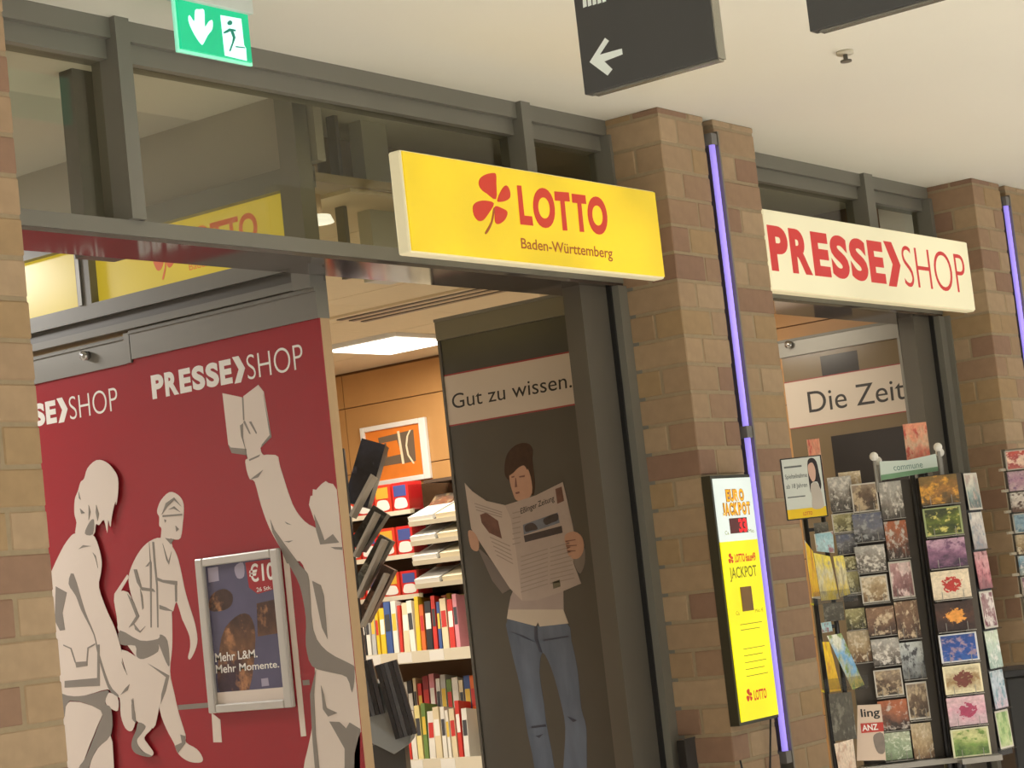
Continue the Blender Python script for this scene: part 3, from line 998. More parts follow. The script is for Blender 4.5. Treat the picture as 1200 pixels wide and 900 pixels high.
pr('printed_jeans_seam', [p9([(285, 185), (300, 188), (302, 250), (325, 320), (310, 318), (285, 250)], 0), p9([(165, 215), (230, 235), (290, 270), (230, 245)], 0), p9([(330, 255), (455, 235), (455, 242), (330, 264)], 0), p9([(270, 690), (340, 680), (345, 692), (270, 700)], 0), p9([(290, 740), (330, 728), (310, 750)], 0), p9([(450, 640), (500, 660), (480, 670)], 0)], mat('printed_denim_dark', (52, 60, 78), 0.3), 3)
pr('printed_shirt', [p9([(190, -20), (430, -40), (432, 110), (152, 110), (165, 40)], 0)], SHIRT, 2)
pr('printed_shirt_hem', [p9([(154, 104), (430, 104), (456, 174), (312, 190), (303, 168), (292, 188), (147, 150)], 0)], SHIRT_L, 3)
pr('printed_hair', [p8([(243, 195), (244, 135), (258, 90), (290, 55), (330, 39), (366, 45), (384, 75), (382, 120), (388, 180), (394, 240), (388, 300), (366, 290), (300, 240), (262, 225)])], HAIR, 1)
pr('printed_face', [p8([(268, 195), (300, 170), (345, 152), (372, 205), (380, 290), (340, 330), (300, 325), (284, 290), (270, 240)])], SKIN, 2)
pr('printed_fringe', [p8([(262, 200), (258, 150), (300, 100), (350, 120), (358, 175), (340, 152), (310, 165), (285, 190)])], HAIR, 3)
pr('printed_features', [p8([(276, 208), (292, 204), (291, 212), (278, 214)], 0), p8([(315, 206), (345, 200), (343, 210), (317, 213)], 0), p8([(296, 288), (316, 282), (318, 292), (300, 296)], 0), p8([(296, 215), (300, 215), (306, 260), (294, 262)], 0)], mat('printed_feature_brown', (112, 70, 60), 0.4), 3)
pr('printed_back_page', [p8([(105, 560), (160, 610), (220, 690), (275, 770), (232, 796), (180, 730), (140, 640)], 0)], mat('printed_paper_shadow', (110, 102, 98), 0.3), 3)
pr('printed_sleeve', [p8([(590, 620), (640, 560), (646, 640), (622, 695), (598, 660)])], mat('printed_sleeve_grey', (120, 112, 106), 0.3), 3)
pr('printed_news_page', [p8([(42, 240), (80, 282), (150, 330), (245, 352), (275, 420), (300, 580), (332, 832), (270, 770), (130, 555), (75, 470)], 0)], NEWS, 4)
pr('printed_news_page', [p8([(245, 352), (400, 302), (535, 235), (560, 340), (590, 480), (588, 640), (627, 745), (520, 790), (400, 830), (332, 832), (300, 580), (275, 420)], 0)], NEWS2, 4)
pr('printed_news_photo', [p8([(335, 450), (510, 388), (520, 440), (340, 500)], 0)], mat('printed_photo_blue', (110, 118, 132), 0.3, noise=0.5, nscale=30), 5)
pr('printed_news_photo', [p8([(340, 505), (530, 455), (535, 490), (346, 538)], 0), p8([(345, 455), (385, 440), (410, 470), (375, 480), (350, 485)]), p8([(440, 420), (505, 392), (512, 425), (480, 440), (450, 450)])], mat('printed_photo_dark', (64, 58, 60), 0.3, noise=0.4, nscale=40), 6)
pr('printed_news_photo', [p8([(498, 270), (530, 258), (542, 330), (508, 345)], 0), p8([(120, 400), (150, 388), (210, 430), (230, 520), (165, 490), (128, 440)], 0)], mat('printed_photo_brown', (104, 72, 62), 0.3, noise=0.5, nscale=35), 5)
pr('printed_news_photo', [p8([(484, 738), (520, 725), (524, 760), (488, 772)], 0)], mat('printed_photo_green', (96, 92, 76), 0.3, noise=0.4, nscale=40), 5)
NL = mat('printed_text_grey', (150, 138, 130), 0.4)
ln = []
for k in range(9):
    y = 590 + k * 22
    ln.append(p8([(325, y + 20), (460, y - 22), (460, y - 17), (325, y + 25)], 0))
    ln.append(p8([(472, y - 24), (570 + k * 3, y - 52), (570 + k * 3, y - 47), (472, y - 19)], 0))
for k in range(7):
    y = 390 + k * 26
    ln.append(p8([(282, y), (322, y - 10), (324, y - 5), (284, y + 5)], 0))
for k in range(5):
    ln.append(p8([(170 + 8 * k, 510 + 22 * k), (270 + 4 * k, 555 + 22 * k), (270 + 4 * k, 560 + 22 * k), (170 + 8 * k, 515 + 22 * k)], 0))
for k in range(3):
    ln.append(p8([(92 + 4 * k, 340 + 16 * k), (230, 385 + 12 * k), (230, 390 + 12 * k), (92 + 4 * k, 345 + 16 * k)], 0))
pr('printed_news_text', ln, NL, 5)
g = G()
text_quad(g, DW, 'Eßlinger Zeitung', [DW.uv(535 + x / 4.2875, 510 + y / 4.2875) for x, y in ((326, 405), (495, 338), (490, 300), (322, 368))], 0.0026, 0.01)
g.build('printed_news_title', INK, fl3)
pr('printed_hand', [p8([(60, 482), (90, 488), (112, 530), (112, 575), (95, 582), (72, 560)])], SKIN, 5)
pr('printed_hand', [p8([(545, 505), (592, 484), (632, 512), (641, 570), (622, 612), (592, 622), (566, 604), (556, 575)])], SKIN, 5)
pr('printed_finger_gap', [p8([(548, 530), (600, 522), (600, 527), (550, 537)], 0), p8([(552, 553), (606, 550), (606, 555), (553, 560)], 0), p8([(558, 578), (600, 578), (600, 583), (560, 585)], 0)], mat('printed_skin_shadow', (130, 92, 80), 0.4), 6)

XZ = 9.387
ZW = side(XZ)
d4 = leaf('door_4', 'open glass door with a large white newspaper-title banner', ZW, -5.16, -4.475, 2.724, None, 2.635)
fl4 = G().pbox(ZW, -5.15, -4.49, 0.12, 2.635, -0.012, 0.0).build('photo_print', mat('brown_photo_print', (120, 104, 80), 0.16, noise=0.14, nscale=2), d4)
G().pbox(ZW, -4.49, -4.475, 0.12, 2.724, -0.03, 0.010).build('edge_profile', RAIL, d4)
G().pbox(ZW, -4.473, -4.44, 2.22, 2.45, -0.05, 0.012).build('hinge_plate', RAIL, d4)
G().pbox(ZW, -4.473, -4.45, 0.0, 2.72, -0.05, 0.004).build('guide_profile', FRAME, d4)
G().pbox(ZW, -4.925, -4.49, 0.12, 2.20, 0.0, 0.0008).build('dark_print', mat('near_black_print', (52, 48, 46), 0.16), d4)
G().pbox(ZW, -4.93, -4.72, 2.5, 2.61, 0.0, 0.0008).build('dark_print', mat('near_black_print', (52, 48, 46), 0.16), d4)
bn = G().pbox(ZW, -5.152, -4.482, 2.271, 2.504, 0.0, 0.0016).build('banner', BAN, d4)
G().pbox(ZW, -5.152, -4.482, 2.266, 2.271, 0.0, 0.0018).build('banner_edge', DRED, d4)
G().pbox(ZW, -5.152, -4.482, 2.504, 2.509, 0.0, 0.0018).build('banner_edge', DRED, d4)
ku = ZW.uv(927, 404)
G().cyl(ZW.pt(ku[0], ku[1], 0.012), ZW.pt(ku[0], ku[1], 0.035), 0.02, 16).build('lock_knob', CHROME, d4, True)
g = G()
text_quad(g, ZW, 'Die Zeit', [ZW.uv(880 + x / 3.75, 340 + y / 3.75) for x, y in ((258, 540), (682, 478), (672, 385), (247, 448))], 0.0022, 0.0)
g.build('banner_lettering', INK, bn)

# ------------------------------------------------------------------ lit fascia signs
FS = facade(YF)


def sign_body(name, label, u0, u1, v0, v1, face_m, rim_m):
    r = thing(name, label, 'sign', ((u0 + u1) / 2, YF + 0.03, v0))
    G().pbox(FS, u0, u1, v0, v1, -0.052, -0.001).build('housing', rim_m, r, bevel=0.008)
    f = G().pbox(FS, u0 + 0.006, u1 - 0.006, v0 + 0.008, v1 - 0.006, -0.002, 0.003).build('lit_face', face_m, r)
    for k in (0.25, 0.75):
        x = u0 + (u1 - u0) * k
        G().box(x - 0.03, x + 0.03, YF + 0.05, YR + 0.001, 2.74, 2.752).build('bracket', FRAME_D, r)
    return r, f


RIM = mat('milky_acrylic_rim', (200, 190, 156), 0.35, emit=0.45, ecol=(236, 222, 180))
lot, lf = sign_body('lottery_sign', 'yellow backlit lottery sign with red clover hung above the entrance', 5.004, 6.484, 2.680, 3.012, lightbox('lotto_yellow', (240, 204, 34), 0.92, 0.16, scale=2.6), RIM)
LP = lambda *pts: [FS.uv(540 + x / 6, 190 + y / 6) for x, y in pts]
SRED = mat('backlit_red', (120, 30, 20), 0.35, emit=0.72, ecol=(214, 54, 34))
SRED_T = mat('backlit_dark_red', (90, 40, 16), 0.35, emit=0.7, ecol=(170, 84, 30))
g = G()
for pts in ([(240, 262), (180, 225), (140, 195), (120, 155), (130, 115), (170, 88), (220, 78), (240, 90), (242, 150)],
            [(250, 275), (270, 215), (300, 170), (322, 172), (338, 205), (340, 245), (320, 268), (285, 280)],
            [(225, 292), (165, 272), (110, 280), (80, 310), (85, 370), (115, 412), (150, 410), (190, 360)],
            [(235, 312), (280, 325), (318, 348), (315, 385), (290, 420), (255, 438), (235, 420), (232, 365)]):
    g.poly(FS, smooth_pts(LP(*pts), 2), 0.0025, 0.005)
g.build('clover', SRED, lf)
G().poly(FS, smooth_pts(LP((222, 330), (205, 420), (165, 495), (178, 502), (215, 430), (232, 330)), 1), 0.0025, 0.0048).build('clover_stem', SRED_T, lf)
g = G()
for ch, qd in (('L', ((410, 440), (502, 450), (468, 172), (385, 165))), ('O', ((510, 462), (665, 470), (642, 186), (490, 180))), ('T', ((668, 480), (782, 486), (752, 215), (648, 207))),
               ('T', ((790, 489), (898, 496), (868, 235), (770, 223))), ('O', ((895, 508), (1034, 516), (1010, 246), (872, 240)))):
    text_quad(g, FS, ch, LP(*qd), 0.005, 0.05)
g.build('bold_lettering', SRED, lf)
g = G()
text_quad(g, FS, 'Baden-Württemberg', LP((420, 632), (1062, 702), (1056, 606), (412, 534)), 0.005, 0.012)
g.build('small_lettering', SRED_T, lf)

pre, pfc = sign_body('shop_sign', 'cream backlit press shop sign with red letters over the right entrance', 7.276, 9.236, 2.678, 3.016, lightbox('presse_cream', (240, 228, 184), 0.86, 0.08, scale=1.6), RIM)
PP = lambda *pts: [FS.uv(800 + x / 3, 150 + y / 3) for x, y in pts]
gb, gl = G(), G()
v0, v1 = 2.760, 2.948
presse_logo(gb, gl, FS, 7.292, 9.165, v0, v1, 0.005)
gb.build('bold_lettering', mat('backlit_crimson', (120, 26, 26), 0.35, emit=0.72, ecol=(212, 46, 44)), pfc)
gl.build('light_lettering', mat('backlit_crimson', (120, 26, 26), 0.35, emit=0.72, ecol=(212, 46, 44)), pfc)

# ------------------------------------------------------------------ jackpot display on the pillar
JY = facade(3.958)
ju0, ju1, jv0, jv1 = 6.580, 6.852, 1.036, 1.93
jk = thing('jackpot_display', 'tall narrow backlit jackpot display in white and yellow on the brick pillar', 'sign', (6.74, 3.98, jv0))
G().pbox(JY, ju0 - 0.012, ju1 + 0.004, jv0 - 0.012, jv1 + 0.012, -0.041, -0.002).build('housing', mat('olive_black_housing', (58, 56, 42), 0.4), jk)
vs = jv1 - 0.235
jw = G().pbox(JY, ju0, ju1, vs, jv1, -0.003, 0.002).build('white_face', lightbox('jack_white', (232, 240, 228), 0.95, 0.05, scale=4), jk)
jy = G().pbox(JY, ju0, ju1, jv0, vs, -0.003, 0.002).build('yellow_face', lightbox('jack_yellow', (248, 236, 20), 1.0, 0.10, scale=5), jk)
JO = mat('jack_orange', (232, 168, 30), 0.4, emit=0.7)
JD = mat('jack_outline', (150, 96, 20), 0.4, emit=0.25)
for m_, b_, w_ in ((JD, 0.10, 0.0026), (JO, 0.03, 0.0034)):
    g = G()
    text_spaced(g, JY, 'EURO', ju0 + .080 - b_ * .05, ju0 + .205 + b_ * .05, jv1 - .086 - b_ * .03, jv1 - .044 + b_ * .03, w_, b_, 0.14 - b_)
    text_spaced(g, JY, 'JACKPOT', ju0 + .045 - b_ * .05, ju0 + .240 + b_ * .05, jv1 - .138 - b_ * .03, jv1 - .094 + b_ * .03, w_, b_, 0.14 - b_)
    g.build('euro_lettering', m_, jw)
dsp = G().pbox(JY, ju0 + .080, ju0 + .205, vs + .028, vs + .085, 0.0, 0.005).build('number_display', mat('led_display_off', (96, 40, 36), 0.3, emit=0.3), jw)
g = G()
text_rect(g, JY, '33', ju0 + .140, ju0 + .200, vs + .030, vs + .082, 0.0056, 0.04)
g.build('led_digits', mat('led_red', (228, 30, 36), 0.3, emit=1.0), jw)
g = G()
text_rect(g, JY, 'Mio.', ju0 + .214, ju0 + .256, vs + .026, vs + .040, 0.0026)
text_rect(g, JY, 'Ca.', ju0 + .040, ju0 + .070, vs + .026, vs + .040, 0.0026)
text_rect(g, JY, 'JACKPOT', ju0 + .038, ju0 + .236, vs - .150, vs - .096, 0.0026, 0.012)
text_rect(g, JY, 'Mio. €', ju0 + .190, ju0 + .250, vs - .272, vs - .258, 0.0026)
text_rect(g, JY, 'Ca.', ju0 + .050, ju0 + .078, vs - .272, vs - .258, 0.0026)
for k, vv in enumerate((.31, .33, .40, .425, .45, .475, .50)):
    g.pbox(JY, ju0 + .07, ju0 + (.21 if k % 2 else .23), vs - vv, vs - vv + .0025, 0.002, 0.0026)
g.build('dark_lettering', mat('jack_olive_ink', (140, 132, 20), 0.5, emit=0.2), jy)
JR = mat('jack_red_ink', (206, 60, 26), 0.4, emit=0.4)
g = G()
clover(g, JY, (ju0 + .062, vs - .066), 0.020, 0.002, 0.0028)
text_rect(g, JY, 'LOTTO', ju0 + .088, ju0 + .160, vs - .080, vs - .048, 0.0028, 0.03)
text_rect(g, JY, '6aus49', ju0 + .166, ju0 + .240, vs - .080, vs - .048, 0.0028, 0.03)
g.build('red_lettering', JR, jy)
g = G()
clover(g, JY, (ju0 + .078, jv0 + .088), 0.024, 0.002, 0.0028)
text_rect(g, JY, 'LOTTO', ju0 + .108, ju0 + .200, jv0 + .068, jv0 + .106, 0.0028, 0.03)
g.build('red_lettering', JR, jy)
G().pbox(JY, ju0 + .100, ju0 + .178, vs - .262, vs - .172, 0.0, 0.005).build('number_display', mat('brown_display', (128, 92, 40), 0.3, emit=0.25), jy)
G().path([(6.585, 3.985, 0.90), (6.60, 3.985, 0.83), (6.65, 3.985, 0.74), (6.72, 3.985, 0.72), (6.78, 3.985, 0.80), (6.84, 3.985, 1.03)], 0.004).build('power_cable', BLACK, jk)
# small black box on the jamb foot
bx = thing('junction_box', 'small dark box on the door jamb beside the jackpot pillar', 'box', (6.55, 4.19, 0.8))
G().box(6.51, 6.59, 4.165, 4.203, 0.86, 0.99).build('housing', BLACK, bx, bevel=0.004)
G().box(6.505, 6.595, 4.16, 4.165, 0.855, 0.995).build('cover', DGREY, bx)

# ------------------------------------------------------------------ emergency exit sign under the ceiling
EX = facade(3.9)
ex = thing('exit_sign', 'green lit emergency exit sign with down arrow and running figure', 'exit sign', (4.12, 3.9, 3.155))
eg = G().pbox(EX, 3.98, 4.256, 3.160, 3.300, -0.010, 0.0).build('green_plate', lightbox('exit_green', (20, 200, 140), 0.95, 0.08, scale=6), ex)
G().pbox(EX, 3.972, 4.264, 3.152, 3.304, -0.016, -0.008).build('acrylic_edge', mat('exit_acrylic', (150, 235, 205), 0.2, emit=0.5), ex)
G().pbox(EX, 3.968, 4.268, 3.298, 3.342, -0.03, 0.014).build('lamp_housing', mat('exit_housing', (206, 214, 212), 0.4), ex, bevel=0.004)
EW = mat('exit_white', (205, 240, 238), 0.4, emit=0.8)
XP = lambda *pts: [EX.uv(200 + x / 10.59, y / 10.59) for x, y in pts]
g = G()
g.poly(EX, smooth_pts(XP((300, 130), (350, 118), (410, 130), (420, 330), (470, 270), (512, 255), (512, 360), (455, 440), (400, 545), (372, 545), (300, 440), (240, 320), (218, 240), (230, 190), (290, 270)), 1), 0.0, 0.002)
g.build('arrow', EW, eg)
g = G()
g.poly(EX, XP((615, 190), (870, 235), (905, 560), (930, 600), (940, 755), (670, 690)), 0.0, 0.002)
g.build('door_symbol', EW, eg)
g = G()
g.poly(EX, smooth_pts(XP((700, 275), (730, 255), (755, 275), (750, 305), (720, 315), (698, 300)), 1), 0.002, 0.003)
g.poly(EX, XP((650, 400), (720, 355), (800, 372), (795, 392), (770, 388), (798, 470), (770, 545), (735, 640), (718, 635), (755, 530), (765, 470), (735, 390), (690, 410), (650, 420)), 0.002, 0.003)
g.poly(EX, XP((800, 575), (915, 590), (915, 602), (800, 590)), 0.002, 0.003)
g.build('running_figure', mat('exit_dark_green', (20, 130, 110), 0.4, emit=0.35), eg)

# ------------------------------------------------------------------ black hanging direction signs
HS = side(4.06)


def hang_sign(label, u0, u1, v0, v1):
    r = thing('direction_sign', label, 'sign', HS.pt((u0 + u1) / 2, v0), 'black hanging direction signs')
    f = G().pbox(HS, u0, u1, v0, v1, -0.034, 0.0).build('panel', DGREY, r, bevel=0.002)
    G().pbox(HS, u1 - 0.001, u1 + 0.003, v0, v1, -0.035, -0.002).build('edge_profile', mat('sign_edge_alu', (150, 148, 138), 0.25, 0.7), r)
    G().pbox(HS, u0 + 0.02, u1, v0 - 0.005, v0, -0.030, -0.008).build('bottom_profile', mat('sign_edge_alu', (150, 148, 138), 0.25, 0.7), r)
    for u in (u0 + 0.06, u1 - 0.06):
        G().cyl(HS.pt(u, v1, -0.017), HS.pt(u, CEIL, -0.017), 0.004, 8).build('suspension_rod', CHROME, r)
    return r, f


h1, hp = hang_sign('black hanging sign with white left arrow in front of the brick pillar', -2.668, -2.298, 2.752, 3.20)
AR = lambda *pts: [HS.uv(660 + x / 6, y / 6) for x, y in pts]
G().poly(HS, AR((187, 437), (295, 267), (322, 287), (258, 385), (413, 342), (418, 382), (290, 432), (347, 487), (313, 531)), 0.0, 0.0012).build('arrow', mat('sign_white', (226, 234, 228), 0.4, emit=0.1), hp)
g = G()
for k in range(5):
    g.poly(HS, AR((132 + k * 34, -110), (154 + k * 34, -118), (166 + k * 34, 45 - k * 9), (142 + k * 34, 55 - k * 9)), 0.0, 0.0012)
g.build('lettering', mat('sign_white', (226, 234, 228), 0.4, emit=0.1), hp)
hang_sign('plain black hanging sign corner at the upper right under the ceiling', -2.058, -1.60, 2.752, 3.20)

spk = thing('sprinkler', 'small metal sprinkler head in the mall ceiling', 'sprinkler', (6.507, 3.173, 3.30))
G().cyl((6.507, 3.173, 3.333), (6.507, 3.173, CEIL), 0.03, 16).build('rosette', mat('sprinkler_white', (200, 194, 176), 0.4), spk, True)
G().cyl((6.507, 3.173, 3.312), (6.507, 3.173, 3.334), 0.008, 10).build('stem', FRAME_D, spk)
G().cyl((6.507, 3.173, 3.306), (6.507, 3.173, 3.312), 0.020, 14).build('deflector', FRAME_D, spk)

# ------------------------------------------------------------------ shop interior: picture, shelving, magazines
WX = side(9.46)
pic = thing('framed_picture', 'white framed orange picture with grey shapes on the wood wall', 'picture', WX.pt(-7.82, 2.305))
pu0, pu1, pv0, pv1 = -8.078, -7.575, 2.305, 2.666
for nm, a in (('frame_side', (pu0, pu0 + .03, pv0, pv1)), ('frame_side', (pu1 - .05, pu1, pv0, pv1)), ('frame_top', (pu0 + .03, pu1 - .05, pv1 - .03, pv1)), ('frame_bottom', (pu0 + .03, pu1 - .05, pv0, pv0 + .03))):
    G().pbox(WX, *a, -0.002, 0.025).build(nm, WHITE, pic, bevel=0.004)
pb = G().pbox(WX, pu0 + .03, pu1 - .05, pv0 + .03, pv1 - .03, -0.002, 0.010).build('canvas', mat('orange_canvas', (226, 128, 44), 0.5, noise=0.12, nscale=12), pic)
KP = lambda *pts: [WX.uv(400 + x / 4.5, 480 + y / 4.5) for x, y in pts]
g = G()
g.poly(WX, KP((185, 265), (320, 235), (335, 280), (190, 305)), 0.010, 0.0112)
g.poly(WX, KP((200, 150), (385, 105), (400, 270), (330, 285), (325, 240), (300, 160), (205, 180)), 0.010, 0.0112)
g.poly(WX, KP((232, 178), (242, 176), (250, 250), (238, 252)), 0.010, 0.0112)
g.build('painted_shape', mat('painted_grey', (112, 96, 78), 0.5), pb)
g = G()
g.poly(WX, KP((300, 115), (312, 112), (340, 285), (328, 287)), 0.0115, 0.0122)
arc = [(365, 108), (350, 140), (345, 190), (355, 240), (385, 285)]
g.poly(WX, KP(*arc, *[(x + 9, y - 2) for x, y in arc[::-1]]), 0.0115, 0.0122)
g.build('painted_line', mat('painted_cream', (240, 226, 190), 0.5), pb)

SX0, SX1 = 9.08, 9.455
sh = thing('wall_shelf', 'tall wooden wall shelf unit filled with magazines and cartons', 'shelf', (9.27, 7.4, 0))
SHB = mat('shelf_back_brown', (96, 68, 44), 0.6, noise=0.1, nscale=6)
SHW = mat('shelf_cream_board', (214, 206, 186), 0.45)
SHD = mat('shelf_dark_board', (74, 58, 46), 0.5)
G().box(9.44, 9.458, 6.4, 8.7, 0.0, 2.28).build('back_panel', SHB, sh)
G().box(SX0 + .05, SX1, 6.4, 6.425, 0, 2.28).build('side_panel', SHD, sh)
G().box(SX0 + .05, SX1, 8.675, 8.7, 0, 2.28).build('side_panel', SHD, sh)
G().box(9.2, 9.44, 6.425, 7.44, 2.262, 2.28).build('top_board', SHD, sh)
for z, x0, y0 in ((2.105, 9.12, 7.46), (1.855, 9.12, 7.46), (1.625, 9.12, 7.46)):
    b = G().box(x0, 9.44, y0, 8.675, z, z + 0.016).build('shelf_board', SHD, sh)
    G().box(x0 - .006, x0, y0, 8.675, z - 0.004, z + 0.022).build('price_rail', SHW, b)
for z in (1.295, 0.700):
    b = G().box(8.96, 9.44, 6.425, 8.675, z - 0.02, z).build('shelf_board', SHW, sh)
    G().box(8.95, 8.962, 6.425, 8.675, z - 0.03, z + 0.035).build('price_rail', SHW, b)
    for k in range(3):
        G().box(8.947, 8.951, 7.22 + k * 0.23, 7.32 + k * 0.23, z - 0.025, z + 0.03).build('price_tag', WHITE, b)
b = G().box(9.0, 9.44, 6.425, 8.675, 0.10, 0.13).build('shelf_board', SHD, sh)
G().box(9.08, 9.44, 7.445, 7.46, 1.32, 2.26).build('divider', CLEAR, sh)

# cigarette-style cartons on the three upper boards
cart_cols = [((206, 40, 42), (70, 84, 150)), ((216, 46, 44), (64, 86, 168)), ((208, 60, 40), (214, 168, 60)), ((190, 34, 44), (60, 70, 130))]
n = 0
for z, row in ((2.121, 'top'), (1.871, 'middle'), (1.641, 'lower')):
    for k in range(4):
        y1 = 7.50 + k * 0.135
        c, d = cart_cols[(k + n) % 4] if row != 'middle' or k != 2 else cart_cols[2]
        r = thing('carton', 'red tobacco carton, %s from right, %s board of wall shelf' % (ORD[k], row), 'carton', (9.18, y1 + 0.06, z), 'red tobacco cartons on the wall shelf')
        hh_ = 0.165 if row != 'lower' else 0.14
        pl = side(9.13)
        G().box(9.13, 9.26, y1 + .003, y1 + 0.123, z, z + hh_).build('box', mat('carton_red_%d' % ((k + n) % 4), c, 0.35), r, bevel=0.003)
        G().pbox(pl, -(y1 + 0.108), -(y1 + 0.018), z + hh_ * .52, z + hh_ * .9, 0.0, 0.0015).build('blue_field', mat('carton_field_%d' % ((k + n) % 4), d, 0.35), r)
        G().poly(pl, smooth_pts([(-(y1 + .105), z + hh_ * .12), (-(y1 + .02), z + hh_ * .12), (-(y1 + .02), z + hh_ * .36), (-(y1 + .04), z + hh_ * .46), (-(y1 + .09), z + hh_ * .46), (-(y1 + .105), z + hh_ * .36)], 1), 0.0, 0.0015).build('white_field', WHITE, r)
        n += 1

# newspaper trays right of the divider
for k, z in enumerate((2.085, 1.975, 1.865, 1.735)):
    r = thing('newspaper_tray', 'slanted newspaper tray, %s from the top, on the wall shelf' % ORD[k], 'tray', (9.15, 7.2, z), 'newspaper trays on the wall shelf')
    c = Vector((9.17, 7.13, z - 0.005))
    sl = Vector((0.16, 0, 0.05))
    up = Vector((-0.05, 0, 0.16)).normalized()
    G().obox(c, sl, (0, 0.29, 0), up * 0.006).build('tray_board', SHD, r)
    G().obox(c - sl + up * 0.004, Vector((0.004, 0, 0)), (0, 0.29, 0), up * 0.014).build('tray_lip', SHW, r)
    for j in range(3):
        y = 7.33 - j * 0.20
        G().obox(Vector((9.14, y, z + 0.017)), sl * 0.85, (0, 0.088, 0), up * 0.014).build('newspaper', [WHITE, CREAM, WHITE][j], r)
        G().obox(Vector((9.22, y, z + 0.062)), Vector((0.05, 0, 0.04)), (0, 0.08, 0), Vector((-0.005, 0, 0.006))).build('newspaper', picture_mat('tray_mag_%d_%d' % (k, j), (90, 80, 70), (130, 84, 60), (60, 60, 56), (150, 130, 100)), r)

# standing magazines, two stepped tiers on each of the two cream boards
MAGC = [('red', (206, 52, 40)), ('white', (232, 228, 218)), ('yellow', (232, 196, 44)), ('black', (44, 42, 44)), ('cream', (226, 210, 174)), ('blue', (62, 88, 148)), ('orange', (222, 110, 44)), ('pale grey', (190, 190, 188)), ('pink', (214, 140, 150)), ('green', (110, 138, 70)), ('dark red', (140, 40, 44)), ('light yellow', (236, 220, 150))]
TIERS = [(1.297, 9.00, 0.30, 'front tier, upper cream board', [0, 3, 1, 7, 2, 2, 5, 1, 0, 4, 1, 2, 6, 3, 0, 5, 4, 0, 8]),
         (1.385, 9.17, 0.21, 'rear tier, upper cream board', [4, 8, 7, 1, 8, 5, 4, 1, 9, 1, 0, 4, 0, 6, 2, 1, 11, 6, 4]),
         (0.702, 9.00, 0.30, 'front tier, lower cream board', [11, 4, 1, 3, 1, 9, 4, 1, 0, 1, 11, 9, 1, 4, 1, 1, 4, 0, 1]),
         (0.83, 9.18, 0.32, 'rear tier, lower cream board', [7, 1, 2, 10, 1, 3, 4, 0, 10, 8, 1, 7, 9, 1, 4, 5, 6, 2, 6])]
for z, x, h, where, cols in TIERS:
    y = 7.93
    for i, ci in enumerate(cols):
        th = random.choice((0.016, 0.022, 0.028, 0.034))
        cn, c = MAGC[ci]
        tl = Vector((0.13, 0.08 + random.uniform(-0.02, 0.03), 1)).normalized()      # leans back and along the row
        a = Vector((1, 0.2, 0)).normalized()
        a = (a - tl * a.dot(tl)).normalized()
        nn = tl.cross(a)
        hh_ = h * random.uniform(0.88, 1.06)
        base = Vector((x + 0.085, y - th / 2, z))
        r = thing('magazine', '%s magazine, %s from left, %s of wall shelf' % (cn, ORD[i], where), 'magazine', base, 'magazines standing on the wall shelf')
        cc_ = base + tl * (hh_ / 2 + 0.014)
        G().obox(cc_, a * 0.075, nn * (th * 0.55), tl * (hh_ / 2)).build('cover', mat('mag_' + cn.replace(' ', '_'), c, 0.35), r)
        G().obox(cc_ - a * 0.0755 + tl * hh_ * 0.1, a * 0.0006, nn * (th * 0.45), tl * (hh_ * 0.16)).build('spine_title', mat('mag_spine_%d' % (i % 4), [(200, 50, 44), (240, 236, 226), (60, 60, 64), (226, 190, 70)][i % 4], 0.4), r)
        y -= th + 0.015

# dark slanted magazine rack just inside the door opening
MR = facing(9.0)
mr = thing('magazine_rack', 'dark rack with steeply slanted boards just inside the shop', 'rack', MR.pt(*MR.uv(424, 900)))


def slab(a, b, th, depth=0.26, back=0.0):
    (ua, va), (ub, vb) = MR.uv(*a), MR.uv(*b)
    d = Vector((ub - ua, vb - va))
    n_ = Vector((-d.y, d.x)).normalized() * (th / 270 / 2)
    c = MR.pt((ua + ub) / 2, (va + vb) / 2, -depth / 2 - back)
    return c, (MR.U * d.x + MR.V * d.y) / 2, MR.U * n_.x + MR.V * n_.y, MR.N * (depth / 2)


for a, b, th in (((410, 605), (436, 556), 3.5), ((414, 652), (440, 600), 3), ((418, 700), (449, 632), 4), ((422, 735), (451, 672), 3)):
    G().obox(*slab(a, b, th)).build('slanted_board', mat('rack_pale_edge', (176, 170, 160), 0.4), mr)
mx = MR.uv(424, 700)
G().pbox(MR, MR.uv(411, 700)[0], MR.uv(416, 700)[0], 0.0, MR.uv(413, 520)[1], -0.26, -0.20).build('upright', DGREY, mr)
G().pbox(MR, MR.uv(405, 700)[0], MR.uv(452, 700)[0], 0.0, 0.12, -0.3, 0.02).build('base', DGREY, mr)
for i, (a, b, th, c, lab) in enumerate([((410, 588), (432, 512), 30, (46, 46, 56), 'dark magazine at the top of the slanted rack inside the door'),
                                        ((410, 640), (440, 594), 20, (70, 68, 64), 'charcoal magazine on the second slanted board inside the door'),
                                        ((414, 688), (447, 628), 17, (104, 104, 96), 'grey-green magazine on the third slanted board inside the door'),
                                        ((418, 728), (450, 664), 16, (92, 70, 58), 'brown magazine on the lowest slanted board inside the door')]):
    o = G().obox(*slab(a, b, th, 0.22, 0.28)).build('magazine', picture_mat('rack_mag_%d' % i, c, tuple(v * .6 for v in c), c, tuple(min(255, v * 1.7) for v in c)), None)
    center_origin(o)
    tag(o, lab, 'magazine', 'magazines on the slanted rack')

